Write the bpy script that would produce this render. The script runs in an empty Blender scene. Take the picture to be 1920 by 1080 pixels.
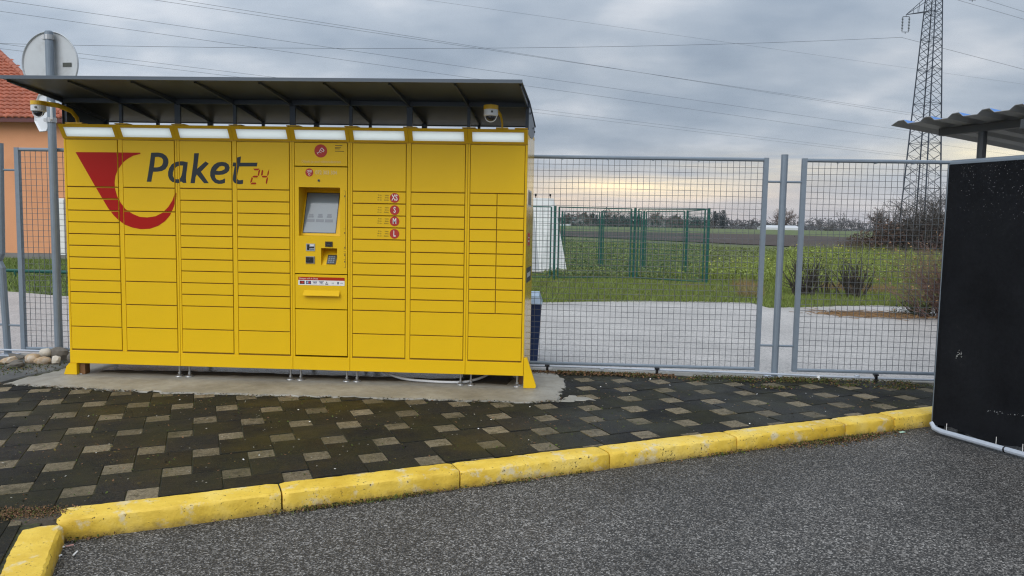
import bpy, bmesh, math, random
import numpy as np
from mathutils import Vector, Matrix
from mathutils.geometry import tessellate_polygon
random.seed(7); rng = np.random.default_rng(7)
S = bpy.context.scene
COL = S.collection
# ------------------------------------------------------------------ camera
cam = bpy.data.cameras.new('camera'); camo = bpy.data.objects.new('camera', cam); COL.objects.link(camo)
Rv = Vector((0.9983386, 0.0545135, 0.0186608)); Uv = Vector((-0.0231402, 0.0827308, 0.9963032)); Wv = Vector((-0.0527681, 0.9950798, -0.0838548))
m = Matrix((Rv, Uv, -Wv)).transposed().to_4x4(); m.translation = Vector((4.2280, -6.3762, 1.4037))
camo.matrix_world = m
cam.sensor_width = 36; cam.lens = 36 * 1419.73 / 1920; cam.clip_start = 0.05; cam.clip_end = 6000
S.camera = camo
# ------------------------------------------------------------------ sky and sun
SUN_EL, SUN_AZ = math.radians(38), math.radians(200)
W = bpy.data.worlds.new('World'); S.world = W; W.use_nodes = True
nt = W.node_tree; nt.nodes.clear()
def N(t, **k):
    n = nt.nodes.new(t)
    for a, b in k.items(): setattr(n, a, b)
    return n
def L(a, b): nt.links.new(a, b)
def MATH(op, a, b=None, c=None, clamp=False):
    n = N('ShaderNodeMath', operation=op); n.use_clamp = clamp
    for i, v in enumerate((a, b, c)):
        if v is None: continue
        if isinstance(v, (int, float)): n.inputs[i].default_value = v
        else: L(v, n.inputs[i])
    return n.outputs[0]
def MIXC(f, a, b):
    n = N('ShaderNodeMix', data_type='RGBA')
    for k, v in ((0, f), (6, a), (7, b)):
        if isinstance(v, (int, float)): n.inputs[k].default_value = v
        elif isinstance(v, tuple): n.inputs[k].default_value = v + (1,)
        else: L(v, n.inputs[k])
    return n.outputs[2]
def RAMP(f, stops):
    n = N('ShaderNodeValToRGB'); e = n.color_ramp.elements
    while len(e) < len(stops): e.new(0.5)
    for q, (p, c) in zip(e, stops): q.position = p; q.color = tuple(c) + (1,)
    L(f, n.inputs[0]); return n.outputs[0]
def NOISE(vec, scale, detail=4, rough=0.55):
    n = N('ShaderNodeTexNoise'); n.inputs['Scale'].default_value = scale; n.inputs['Detail'].default_value = detail; n.inputs['Roughness'].default_value = rough
    if vec is not None: L(vec, n.inputs['Vector'])
    return n.outputs['Fac']
tc = N('ShaderNodeTexCoord'); sep = N('ShaderNodeSeparateXYZ'); L(tc.outputs['Generated'], sep.inputs[0])
dx, dy, dz = sep.outputs
zc = MATH('MAXIMUM', dz, 0.0)
den = MATH('ADD', zc, 0.22)
cmb = N('ShaderNodeCombineXYZ'); L(MATH('DIVIDE', dx, den), cmb.inputs[0]); L(MATH('DIVIDE', dy, den), cmb.inputs[1])
c1 = NOISE(cmb.outputs[0], 1.45, 4, 0.5)
cmb2 = N('ShaderNodeCombineXYZ'); L(MATH('MULTIPLY', MATH('DIVIDE', dx, den), 0.55), cmb2.inputs[0]); L(MATH('DIVIDE', dy, den), cmb2.inputs[1])
c2 = NOISE(cmb2.outputs[0], 3.4, 5, 0.52)
cl = MATH('ADD', MATH('MULTIPLY', c1, 0.7), MATH('MULTIPLY', c2, 0.3))
cloud = RAMP(cl, [(0.30, (0.275, 0.338, 0.425)), (0.43, (0.36, 0.43, 0.525)), (0.53, (0.475, 0.540, 0.625)), (0.64, (0.74, 0.77, 0.82))])
# low glow of the set sun behind the field: a broken bright streak in a wider peach haze, and a second gap in the clouds farther right
azm = MATH('ARCTAN2', dx, dy)
def GAUSS(v, c, w):
    q = MATH('DIVIDE', MATH('SUBTRACT', v, c), w); return MATH('EXPONENT', MATH('MULTIPLY', MATH('MULTIPLY', q, q), -1.0))
wide = GAUSS(azm, 0.10, 0.75)
pinkf = MATH('MULTIPLY', MATH('EXPONENT', MATH('MULTIPLY', zc, -30.0)), MATH('ADD', 0.22, MATH('MULTIPLY', wide, 0.50)), None, True)
base = MIXC(pinkf, cloud, (0.78, 0.60, 0.53))
cmb3 = N('ShaderNodeCombineXYZ'); L(MATH('MULTIPLY', azm, 5.0), cmb3.inputs[0]); L(MATH('MULTIPLY', dz, 55.0), cmb3.inputs[1])
bn = NOISE(cmb3.outputs[0], 1.0, 5, 0.6)
stk = MATH('MULTIPLY', MATH('SUBTRACT', bn, 0.36), 4.5, None, True)
glow = MATH('MULTIPLY', GAUSS(azm, 0.07, 0.22), GAUSS(zc, 0.038, 0.026))
base = MIXC(MATH('MULTIPLY', glow, MATH('ADD', 0.32, MATH('MULTIPLY', stk, 0.45)), None, True), base, (1.20, 0.92, 0.65))
core = MATH('MULTIPLY', GAUSS(azm, 0.105, 0.105), GAUSS(zc, 0.051, 0.0115))
base = MIXC(MATH('MULTIPLY', core, MATH('ADD', 0.45, MATH('MULTIPLY', stk, 0.7)), None, True), base, (1.50, 1.22, 0.78))
core2 = MATH('MULTIPLY', GAUSS(azm, 0.505, 0.075), GAUSS(zc, 0.088, 0.020))
base = MIXC(MATH('MULTIPLY', core2, MATH('ADD', 0.55, MATH('MULTIPLY', stk, 0.5)), None, True), base, (1.05, 0.95, 0.72))
far2 = MATH('MULTIPLY', GAUSS(azm, 0.27, 0.16), GAUSS(zc, 0.075, 0.018))
base = MIXC(MATH('MULTIPLY', far2, MATH('MULTIPLY', stk, 0.65), None, True), base, (0.92, 0.82, 0.66))
# overcast brightening to the zenith
zen = MATH('ADD', MATH('ADD', 1.0, MATH('MULTIPLY', MATH('MULTIPLY', azm, -0.30), 1.0, None, True)), MATH('MULTIPLY', MATH('MAXIMUM', MATH('SUBTRACT', zc, 0.2), 0.0), 1.5))
hsv = N('ShaderNodeVectorMath', operation='SCALE'); L(base, hsv.inputs[0]); L(zen, hsv.inputs['Scale'])
sky = N('ShaderNodeTexSky'); sky.sky_type = 'NISHITA'; sky.sun_disc = False; sky.sun_elevation = SUN_EL; sky.sun_rotation = SUN_AZ
bg1 = N('ShaderNodeBackground'); L(sky.outputs[0], bg1.inputs[0]); bg1.inputs[1].default_value = 0.06
bg2 = N('ShaderNodeBackground'); L(hsv.outputs[0], bg2.inputs[0]); bg2.inputs[1].default_value = 0.86
mx = N('ShaderNodeMixShader'); mx.inputs[0].default_value = 0.93; L(bg1.outputs[0], mx.inputs[1]); L(bg2.outputs[0], mx.inputs[2])
ow = N('ShaderNodeOutputWorld'); L(mx.outputs[0], ow.inputs[0])
sl = bpy.data.lights.new('sun', 'SUN'); sl.energy = 1.5; sl.angle = math.radians(50); sl.color = (1.0, 0.97, 0.92)
so = bpy.data.objects.new('sun', sl); COL.objects.link(so)
sd = Vector((math.sin(SUN_AZ) * math.cos(SUN_EL), math.cos(SUN_AZ) * math.cos(SUN_EL), math.sin(SUN_EL)))   # towards the bright part of the overcast, behind the camera
so.rotation_euler = sd.to_track_quat('Z', 'Y').to_euler()
S.view_settings.view_transform = 'Standard'; S.view_settings.look = 'None'; S.view_settings.exposure = 0.15; S.view_settings.gamma = 1.0; S.view_settings.use_curve_mapping = False
try:
    S.cycles.max_bounces = 8; S.cycles.transparent_max_bounces = 16; S.cycles.use_denoising = True; S.cycles.denoiser = 'OPENIMAGEDENOISE'; S.cycles.denoising_input_passes = 'RGB_ALBEDO_NORMAL'; S.cycles.denoising_prefilter = 'NONE'; S.cycles.filter_width = 1.2
except Exception: pass

# ------------------------------------------------------------------ materials
def mat(name, col, rough=0.6, metal=0.0, spec=0.5, var=0.0, vscale=6.0, bump=0.0, bscale=60.0, island=0.0, objr=0.0, emit=0.0, stain=None):
    """Principled with colour noise (var), fine relief (bump), per-piece variation; stain = (colour, noise scale, threshold lo, hi)."""
    global nt
    M = bpy.data.materials.new(name); M.use_nodes = True; nt = M.node_tree
    P = nt.nodes['Principled BSDF']
    P.inputs['Roughness'].default_value = rough; P.inputs['Metallic'].default_value = metal; P.inputs['Specular IOR Level'].default_value = spec
    t = N('ShaderNodeTexCoord'); co = t.outputs['Object']
    c = None
    if var or island or objr or stain:
        fac = 1.0
        src = None
        if var:
            f = NOISE(co, vscale, 5, 0.6); src = MATH('ADD', 1.0 - var, MATH('MULTIPLY', f, 2 * var))
        if island:
            g = N('ShaderNodeNewGeometry'); q = MATH('ADD', 1.0 - island, MATH('MULTIPLY', g.outputs['Random Per Island'], 2 * island)); src = q if src is None else MATH('MULTIPLY', src, q)
        if objr:
            g = N('ShaderNodeObjectInfo'); q = MATH('ADD', 1.0 - objr, MATH('MULTIPLY', g.outputs['Random'], 2 * objr)); src = q if src is None else MATH('MULTIPLY', src, q)
        if src is not None:
            v = N('ShaderNodeVectorMath', operation='SCALE'); v.inputs[0].default_value = col; L(src, v.inputs['Scale']); c = v.outputs[0]
        if stain:
            sc, ss, lo, hi = stain
            f = NOISE(co, ss, 6, 0.65); k = N('ShaderNodeMapRange'); L(f, k.inputs[0]); k.inputs[1].default_value = lo; k.inputs[2].default_value = hi
            c = MIXC(k.outputs[0], c if c is not None else tuple(col), tuple(sc))
        L(c, P.inputs['Base Color'])
    else: P.inputs['Base Color'].default_value = tuple(col) + (1,)
    if bump:
        b = N('ShaderNodeBump'); b.inputs['Strength'].default_value = bump; b.inputs['Distance'].default_value = 0.01
        L(NOISE(co, bscale, 4, 0.6), b.inputs['Height']); L(b.outputs[0], P.inputs['Normal'])
    if emit: P.inputs['Emission Color'].default_value = tuple(col) + (1,); P.inputs['Emission Strength'].default_value = emit
    return M
YEL = (0.795, 0.488, 0.004)
M_yel = mat('yellow_paint', YEL, 0.44, spec=0.26, var=0.07, vscale=2.2, bump=0.10, bscale=4.5)
M_yels = mat('yellow_gloss_side', (0.74, 0.44, 0.010), 0.16, spec=0.7)
M_yel2 = mat('yellow_paint_frame', (0.72, 0.425, 0.010), 0.42, var=0.04)
M_gap_shade = mat('gap_shade', (0.25, 0.14, 0.008), 0.7)  # yellow darkened to carry the shade inside the door gaps
M_red = mat('red_vinyl', (0.40, 0.006, 0.002), 0.55, spec=0.2)
M_ora = mat('orange_red_vinyl', (0.40, 0.026, 0.004), 0.55, spec=0.2)
M_rose = mat('sticker_red', (0.46, 0.040, 0.028), 0.55, spec=0.3)
M_ink = mat('slate_vinyl', (0.030, 0.038, 0.045), 0.55, spec=0.25)
M_inkb = mat('brown_ink', (0.10, 0.055, 0.008), 0.6)
M_white = mat('white_print', (0.8, 0.78, 0.75), 0.5)
M_pale = mat('faded_print', (0.74, 0.55, 0.22), 0.5)
M_lamp = mat('lamp_diffuser', (0.80, 0.90, 0.93), 0.35, emit=0.62)
nt = M_lamp.node_tree; P_ = nt.nodes['Principled BSDF']; t_ = N('ShaderNodeTexCoord'); s_ = N('ShaderNodeSeparateXYZ'); L(t_.outputs['Generated'], s_.inputs[0])
fz = MATH('SUBTRACT', 1.0, MATH('MULTIPLY', MATH('POWER', MATH('ABSOLUTE', MATH('SUBTRACT', s_.outputs[2], 0.5)), 2.0), 2.6)); fx_ = MATH('SUBTRACT', 1.0, MATH('MULTIPLY', MATH('POWER', MATH('MULTIPLY', MATH('ABSOLUTE', MATH('SUBTRACT', s_.outputs[0], 0.5)), 2.0), 8.0), 0.45))
L(MATH('MULTIPLY', MATH('MULTIPLY', fz, fx_), 0.46), P_.inputs['Emission Strength'])     # a tube behind the cover: brightest along its middle
M_can = mat('anthracite_sheet', (0.054, 0.070, 0.096), 0.42, spec=0.4, var=0.1, vscale=4)
M_canf = mat('anthracite_edge', (0.085, 0.105, 0.13), 0.4, spec=0.4)
M_gal = mat('galvanised_paint', (0.20, 0.24, 0.285), 0.45, metal=0.15, var=0.15, vscale=14, bump=0.05, bscale=120)
M_wire = mat('wire_steel', (0.155, 0.16, 0.17), 0.5, metal=0.3, var=0.2, vscale=10)
M_pipe = mat('pale_grey_conduit', (0.42, 0.46, 0.52), 0.4, var=0.12, vscale=8)
M_steel = mat('zinc_steel', (0.42, 0.42, 0.42), 0.35, metal=0.8, var=0.15)
M_signb = mat('sign_back_aluminium', (0.52, 0.54, 0.55), 0.45, metal=0.2, var=0.12, vscale=7, stain=((0.36, 0.36, 0.35), 5, 0.5, 0.8))
M_whitep = mat('white_plastic', (0.72, 0.73, 0.74), 0.4, var=0.05)
M_black = mat('black_plastic', (0.012, 0.012, 0.014), 0.25)
M_dome = mat('smoked_dome', (0.02, 0.022, 0.03), 0.08, spec=0.8)
M_screen = mat('display_glass', (0.17, 0.21, 0.24), 0.12, spec=0.6, var=0.04)
M_screenic = mat('display_icon', (0.12, 0.14, 0.17), 0.15)
M_key = mat('keypad_metal', (0.075, 0.078, 0.066), 0.4, metal=0.4)
M_leg = mat('brown_leg', (0.19, 0.085, 0.025), 0.5, var=0.3)
M_navy = mat('navy_plastic', (0.012, 0.035, 0.12), 0.4, var=0.1)
M_sky_blue = mat('sky_sheen_and_print_blue', (0.36, 0.48, 0.62), 0.2, var=0.2, vscale=5)  # bin lid has the sky's reflection as its colour; also plain print blue
M_green = mat('green_coated_steel', (0.005, 0.080, 0.064), 0.45, var=0.15)
M_kiosk = mat('white_render', (0.82, 0.82, 0.80), 0.7, var=0.07, vscale=2, stain=((0.66, 0.66, 0.64), 3, 0.55, 0.75))
M_kiosk_shade = mat('white_render_shaded', (0.42, 0.43, 0.44), 0.7, var=0.1)  # shaded face of the white block, the shade put into its colour
M_pyl = mat('pylon_steel', (0.035, 0.045, 0.065), 0.6, metal=0.2, var=0.2)
M_ins = mat('insulator_glass', (0.03, 0.04, 0.05), 0.2)
M_cable = mat('conductor', (0.11, 0.125, 0.15), 0.6)
M_house = mat('orange_render', (0.70, 0.325, 0.165), 0.85, var=0.06, vscale=1.2, bump=0.15, bscale=40, stain=((0.62, 0.275, 0.135), 0.8, 0.5, 0.75))
M_plin = mat('grey_plinth_render', (0.20, 0.19, 0.18), 0.85, var=0.15, vscale=3)
M_tile = mat('clay_tile', (0.36, 0.105, 0.055), 0.8, objr=0.16, var=0.12, vscale=5)
M_gut = mat('maroon_gutter', (0.10, 0.022, 0.02), 0.5)
M_net = None
M_rustl = mat('dead_leaf', (0.16, 0.08, 0.035), 0.8, island=0.5)
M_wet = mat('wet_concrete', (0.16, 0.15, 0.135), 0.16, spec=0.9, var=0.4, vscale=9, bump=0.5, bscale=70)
M_soil_shade = mat('soil_and_shade', (0.06, 0.048, 0.032), 0.85, var=0.4, vscale=25, bump=0.5, bscale=60)  # soil in the kerb corner; also the shade colour below the locker
M_moss = mat('moss', (0.055, 0.075, 0.012), 0.95, island=0.5)
M_mossd = mat('dry_moss', (0.10, 0.075, 0.02), 0.95, island=0.5)
M_grass = mat('grass_blade', (0.15, 0.195, 0.032), 0.7, island=0.45)
M_grassl = mat('lawn_blade', (0.13, 0.18, 0.03), 0.7, island=0.4)
M_weed = mat('weed_leaf', (0.19, 0.235, 0.040), 0.65, island=0.5)
M_weedd = mat('crop_leaf', (0.135, 0.168, 0.042), 0.65, island=0.5)
M_flow = mat('yellow_flower', (0.44, 0.39, 0.05), 0.7, island=0.2)
M_dry = mat('straw', (0.25, 0.195, 0.085), 0.8, island=0.4)
M_rust = mat('rust_straw', (0.23, 0.135, 0.06), 0.8, island=0.4)
M_twig = mat('dark_twig', (0.055, 0.046, 0.036), 0.8, island=0.4)
M_twigb = mat('brown_twig', (0.095, 0.055, 0.035), 0.8, island=0.5)
M_twigp = mat('mauve_twig', (0.16, 0.092, 0.075), 0.8, island=0.5)
M_twigg = mat('grey_twig', (0.085, 0.078, 0.078), 0.9, island=0.3)
M_olive = mat('olive_leaf', (0.045, 0.055, 0.018), 0.7, island=0.5)
M_needle = mat('dark_needle', (0.014, 0.026, 0.022), 0.8, island=0.5)
M_rock = mat('tan_limestone', (0.44, 0.31, 0.185), 0.8, var=0.3, vscale=14, bump=0.3, bscale=40, stain=((0.56, 0.50, 0.42), 9, 0.5, 0.65))
M_rockg = mat('grey_stone', (0.14, 0.125, 0.105), 0.85, var=0.3, vscale=18, bump=0.4, bscale=50)
M_rockw = mat('pale_stone', (0.55, 0.50, 0.42), 0.75, var=0.2, vscale=18, bump=0.3, bscale=40)
M_roofb = mat('blue_coated_sheet', (0.045, 0.19, 0.52), 0.35, var=0.08)
M_roofg = mat('grey_sheet_underside', (0.36, 0.375, 0.39), 0.6, var=0.12, vscale=5)
M_beam = mat('dark_steel', (0.05, 0.055, 0.06), 0.5, var=0.2)
M_wall1 = mat('far_pale_wall', (0.22, 0.21, 0.205), 0.8, var=0.1); M_wall2 = mat('far_brown_wall', (0.11, 0.085, 0.08), 0.8, var=0.1)
M_roof1 = mat('far_brown_roof', (0.12, 0.085, 0.075), 0.8, var=0.2); M_shed = mat('white_sheet', (0.55, 0.56, 0.57), 0.6)
M_win = mat('dark_glass', (0.02, 0.025, 0.03), 0.1)
M_hill = mat('wooded_hill', (0.045, 0.060, 0.045), 0.95, var=0.15, vscale=0.006)

def ground_mat(name, build):
    global nt
    M = bpy.data.materials.new(name); M.use_nodes = True; nt = M.node_tree
    P = nt.nodes['Principled BSDF']; t = N('ShaderNodeTexCoord')
    build(P, t.outputs['Object']); return M
def VOR(co, scale, feature='F1'):
    n = N('ShaderNodeTexVoronoi'); n.feature = feature; n.inputs['Scale'].default_value = scale; L(co, n.inputs['Vector']); return n
def BUMP(P, h, strength, dist=0.01):
    b = N('ShaderNodeBump'); b.inputs['Strength'].default_value = strength; b.inputs['Distance'].default_value = dist
    L(h, b.inputs['Height']); L(b.outputs[0], P.inputs['Normal'])
def SEPX(c):
    s = N('ShaderNodeSeparateColor'); L(c, s.inputs[0]); return s.outputs
def b_road(P, co):
    v = VOR(co, 165); r = SEPX(v.outputs['Color'])
    chips = RAMP(r[0], [(0.0, (0.020, 0.019, 0.018)), (0.48, (0.036, 0.034, 0.032)), (0.62, (0.075, 0.070, 0.065)), (0.82, (0.140, 0.130, 0.119)), (0.94, (0.22, 0.207, 0.19)), (1.0, (0.38, 0.36, 0.335))])
    v2 = VOR(co, 48); r2 = SEPX(v2.outputs['Color'])
    big = N('ShaderNodeMapRange'); L(r2[1], big.inputs[0]); big.inputs[1].default_value = 0.93; big.inputs[2].default_value = 0.96
    edge = MATH('LESS_THAN', v2.outputs['Distance'], 0.009 * 48)
    c = MIXC(MATH('MULTIPLY', MATH('MULTIPLY', big.outputs[0], edge), 0.5), chips, (0.33, 0.31, 0.29))
    pat = NOISE(co, 0.65, 5, 0.62)
    k = N('ShaderNodeMapRange'); L(pat, k.inputs[0]); k.inputs[1].default_value = 0.3; k.inputs[2].default_value = 0.72; k.inputs[3].default_value = 0.66; k.inputs[4].default_value = 1.55
    sc = N('ShaderNodeVectorMath', operation='SCALE'); L(c, sc.inputs[0]); L(k.outputs[0], sc.inputs['Scale'])
    br = NOISE(co, 2.7, 5, 0.7); kb = N('ShaderNodeMapRange'); L(br, kb.inputs[0]); kb.inputs[1].default_value = 0.58; kb.inputs[2].default_value = 0.78; kb.inputs[4].default_value = 0.35
    L(MIXC(kb.outputs[0], sc.outputs[0], (0.06, 0.042, 0.028)), P.inputs['Base Color'])
    P.inputs['Roughness'].default_value = 0.62; P.inputs['Specular IOR Level'].default_value = 0.35
    BUMP(P, v.outputs['Distance'], 0.9, 0.004)
M_road = ground_mat('coarse_asphalt', b_road)
def b_yard(P, co):
    v = VOR(co, 70); r = SEPX(v.outputs['Color'])
    c = RAMP(r[0], [(0.0, (0.17, 0.156, 0.144)), (0.12, (0.35, 0.323, 0.298)), (0.5, (0.46, 0.424, 0.392)), (1.0, (0.55, 0.508, 0.47))])
    f = NOISE(co, 0.7, 5, 0.6)
    k = N('ShaderNodeMapRange'); L(f, k.inputs[0]); k.inputs[1].default_value = 0.35; k.inputs[2].default_value = 0.7; k.inputs[3].default_value = 0.8; k.inputs[4].default_value = 1.1
    sc = N('ShaderNodeVectorMath', operation='SCALE'); L(c, sc.inputs[0]); L(k.outputs[0], sc.inputs['Scale']); L(sc.outputs[0], P.inputs['Base Color'])
    P.inputs['Roughness'].default_value = 0.42
    BUMP(P, v.outputs['Distance'], 0.3, 0.004)
M_yard = ground_mat('pale_gravel_asphalt', b_yard)
def b_slab(dark):
    def f(P, co):
        g = N('ShaderNodeObjectInfo'); gn = N('ShaderNodeNewGeometry')
        wp = gn.outputs['Position']
        n1 = MATH('ADD', MATH('MULTIPLY', NOISE(wp, 210, 3, 0.75), 0.5), MATH('MULTIPLY', NOISE(wp, 62, 5, 0.75), 0.5)); n2 = NOISE(wp, 2.2, 5, 0.6)
        if dark: c = RAMP(n1, [(0.38, (0.006, 0.006, 0.006)), (0.50, (0.013, 0.0128, 0.012)), (0.60, (0.030, 0.029, 0.026)), (0.70, (0.085, 0.078, 0.065))])
        else: c = RAMP(n1, [(0.38, (0.075, 0.060, 0.038)), (0.5, (0.185, 0.150, 0.098)), (0.60, (0.28, 0.232, 0.156)), (0.70, (0.42, 0.36, 0.26))])
        s = N('ShaderNodeVectorMath', operation='SCALE'); L(c, s.inputs[0]); L(MATH('ADD', 0.72, MATH('MULTIPLY', g.outputs['Random'], 0.56)), s.inputs['Scale'])
        # mossy film in patches
        k = N('ShaderNodeMapRange'); L(n2, k.inputs[0]); k.inputs[1].default_value = 0.40; k.inputs[2].default_value = 0.66; k.inputs[4].default_value = 0.85
        n3 = NOISE(wp, 30, 4, 0.7); k2 = MATH('MULTIPLY', k.outputs[0], MATH('MULTIPLY', n3, 1.5), None, True)
        c2 = MIXC(k2, s.outputs[0], (0.032, 0.031, 0.011) if dark else (0.075, 0.065, 0.032))
        dr = N('ShaderNodeMapRange'); L(MATH('ADD', MATH('MULTIPLY', NOISE(wp, 17, 6, 0.72), 0.7), MATH('MULTIPLY', NOISE(wp, 3.1, 4, 0.6), 0.3)), dr.inputs[0]); dr.inputs[1].default_value = 0.50; dr.inputs[2].default_value = 0.60; dr.inputs[4].default_value = 0.62 if not dark else 0.4
        c2 = MIXC(dr.outputs[0], c2, (0.035, 0.031, 0.017))     # trodden-in dirt that ignores the joints
        # grains of grit
        v = VOR(wp, 34); r = SEPX(v.outputs['Color']); gr = MATH('MULTIPLY', MATH('GREATER_THAN', r[0], 0.965), MATH('LESS_THAN', v.outputs['Distance'], 0.16))
        L(MIXC(gr, c2, (0.38, 0.36, 0.31)), P.inputs['Base Color'])
        wet = NOISE(wp, 0.8, 4, 0.6); kw = N('ShaderNodeMapRange'); L(wet, kw.inputs[0]); kw.inputs[1].default_value = 0.42; kw.inputs[2].default_value = 0.62; kw.inputs[3].default_value = 0.48; kw.inputs[4].default_value = 0.82
        L(kw.outputs[0], P.inputs['Roughness']); P.inputs['Specular IOR Level'].default_value = 0.16
        BUMP(P, n1, 0.9, 0.006)
    return f
M_slab = ground_mat('charcoal_paver', b_slab(True)); M_blk = ground_mat('tan_paver', b_slab(False))
def b_joint(P, co):
    n1 = NOISE(co, 40, 5, 0.7)
    L(RAMP(n1, [(0.35, (0.018, 0.017, 0.012)), (0.55, (0.040, 0.042, 0.014)), (0.7, (0.075, 0.085, 0.02))]), P.inputs['Base Color']); P.inputs['Roughness'].default_value = 0.95
M_joint = ground_mat('mossy_joint', b_joint)
def b_conc(P, co):
    n1 = MATH('ADD', MATH('MULTIPLY', NOISE(co, 1.3, 6, 0.65), 0.6), MATH('MULTIPLY', NOISE(co, 9, 6, 0.7), 0.4)); n2 = NOISE(co, 45, 4, 0.7)
    c = RAMP(n1, [(0.30, (0.16, 0.145, 0.115)), (0.5, (0.30, 0.28, 0.235)), (0.68, (0.44, 0.42, 0.37))])
    c = MIXC(MATH('MULTIPLY', n2, 0.35), c, (0.12, 0.11, 0.09))
    sx = N('ShaderNodeSeparateXYZ'); L(co, sx.inputs[0])
    L(c, P.inputs['Base Color']); P.inputs['Roughness'].default_value = 0.6; BUMP(P, n2, 0.3, 0.006)
M_conc = ground_mat('cast_concrete', b_conc)
def b_apron(P, co):
    n1 = NOISE(co, 2.0, 6, 0.65); n2 = NOISE(co, 60, 4, 0.7)
    c = RAMP(n1, [(0.35, (0.045, 0.045, 0.042)), (0.55, (0.10, 0.10, 0.093)), (0.72, (0.20, 0.195, 0.18))])
    c = MIXC(MATH('MULTIPLY', n2, 0.3), c, (0.05, 0.052, 0.03))
    L(c, P.inputs['Base Color']); P.inputs['Roughness'].default_value = 0.5; BUMP(P, n2, 0.3, 0.006)
M_apron = ground_mat('damp_concrete', b_apron)
def b_kerb(P, co):
    g = N('ShaderNodeNewGeometry'); wp = g.outputs['Position']
    n0 = NOISE(wp, 3.0, 5, 0.6)
    c = RAMP(n0, [(0.35, (0.66, 0.42, 0.035)), (0.52, (0.80, 0.54, 0.065)), (0.68, (0.88, 0.65, 0.16))])
    n1 = NOISE(wp, 7.5, 7, 0.68); k = N('ShaderNodeMapRange'); L(n1, k.inputs[0]); k.inputs[1].default_value = 0.545; k.inputs[2].default_value = 0.64; k.inputs[4].default_value = 0.9
    c = MIXC(k.outputs[0], c, (0.70, 0.60, 0.38))
    n2 = NOISE(wp, 26, 5, 0.7); k2 = N('ShaderNodeMapRange'); L(n2, k2.inputs[0]); k2.inputs[1].default_value = 0.64; k2.inputs[2].default_value = 0.68; k2.inputs[4].default_value = 0.9
    c = MIXC(k2.outputs[0], c, (0.10, 0.06, 0.02))
    n3 = NOISE(wp, 75, 4, 0.6); n4 = NOISE(wp, 6, 3, 0.5)
    k3 = N('ShaderNodeMapRange'); L(MATH('ADD', n3, MATH('MULTIPLY', n4, 0.35)), k3.inputs[0]); k3.inputs[1].default_value = 0.845; k3.inputs[2].default_value = 0.875
    pit = k3.outputs[0]
    c = MIXC(pit, c, (0.075, 0.045, 0.015))
    sz = N('ShaderNodeSeparateXYZ'); L(wp, sz.inputs[0]); gz_ = N('ShaderNodeMapRange'); L(MATH('ADD', sz.outputs[2], MATH('MULTIPLY', MATH('SUBTRACT', NOISE(wp, 16, 5, 0.7), 0.5), 0.09)), gz_.inputs[0]); gz_.inputs[1].default_value = -0.055; gz_.inputs[2].default_value = -0.10; gz_.inputs[4].default_value = 0.75
    c = MIXC(gz_.outputs[0], c, (0.20, 0.13, 0.035))      # splashed grime along the foot
    L(c, P.inputs['Base Color']); P.inputs['Roughness'].default_value = 0.62
    h = MATH('SUBTRACT', MATH('MULTIPLY', NOISE(wp, 22, 5, 0.65), 1.0), MATH('ADD', MATH('MULTIPLY', pit, 0.5), MATH('MULTIPLY', k2.outputs[0], 0.3)))
    BUMP(P, h, 0.7, 0.008)
M_kerb = ground_mat('worn_yellow_kerb_paint', b_kerb)
def b_field(P, co):
    n1 = NOISE(co, 0.09, 5, 0.6); n2 = NOISE(co, 1.6, 6, 0.7)
    c = RAMP(n2, [(0.3, (0.045, 0.06, 0.014)), (0.5, (0.085, 0.11, 0.022)), (0.7, (0.135, 0.145, 0.04))])
    k = N('ShaderNodeMapRange'); L(n1, k.inputs[0]); k.inputs[1].default_value = 0.45; k.inputs[2].default_value = 0.65; k.inputs[4].default_value = 0.5
    L(MIXC(k.outputs[0], c, (0.105, 0.105, 0.045)), P.inputs['Base Color']); P.inputs['Roughness'].default_value = 0.95
M_field = ground_mat('meadow_soil', b_field)
def b_green(P, co):
    n2 = NOISE(co, 0.7, 6, 0.7)
    L(RAMP(n2, [(0.3, (0.062, 0.082, 0.020)), (0.5, (0.090, 0.120, 0.030)), (0.7, (0.125, 0.15, 0.050))]), P.inputs['Base Color']); P.inputs['Roughness'].default_value = 0.95
M_greenf = ground_mat('young_crop', b_green)
def b_plough(P, co):
    mp = N('ShaderNodeMapping'); mp.inputs['Scale'].default_value = (0.5, 2.2, 1); mp.inputs['Rotation'].default_value = (0, 0, 0.6); L(co, mp.inputs[0])
    n2 = NOISE(mp.outputs[0], 1.0, 6, 0.75)
    L(RAMP(n2, [(0.3, (0.026, 0.017, 0.012)), (0.5, (0.046, 0.030, 0.022)), (0.7, (0.080, 0.055, 0.040))]), P.inputs['Base Color']); P.inputs['Roughness'].default_value = 0.95
M_plough = ground_mat('ploughed_soil', b_plough)
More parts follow.
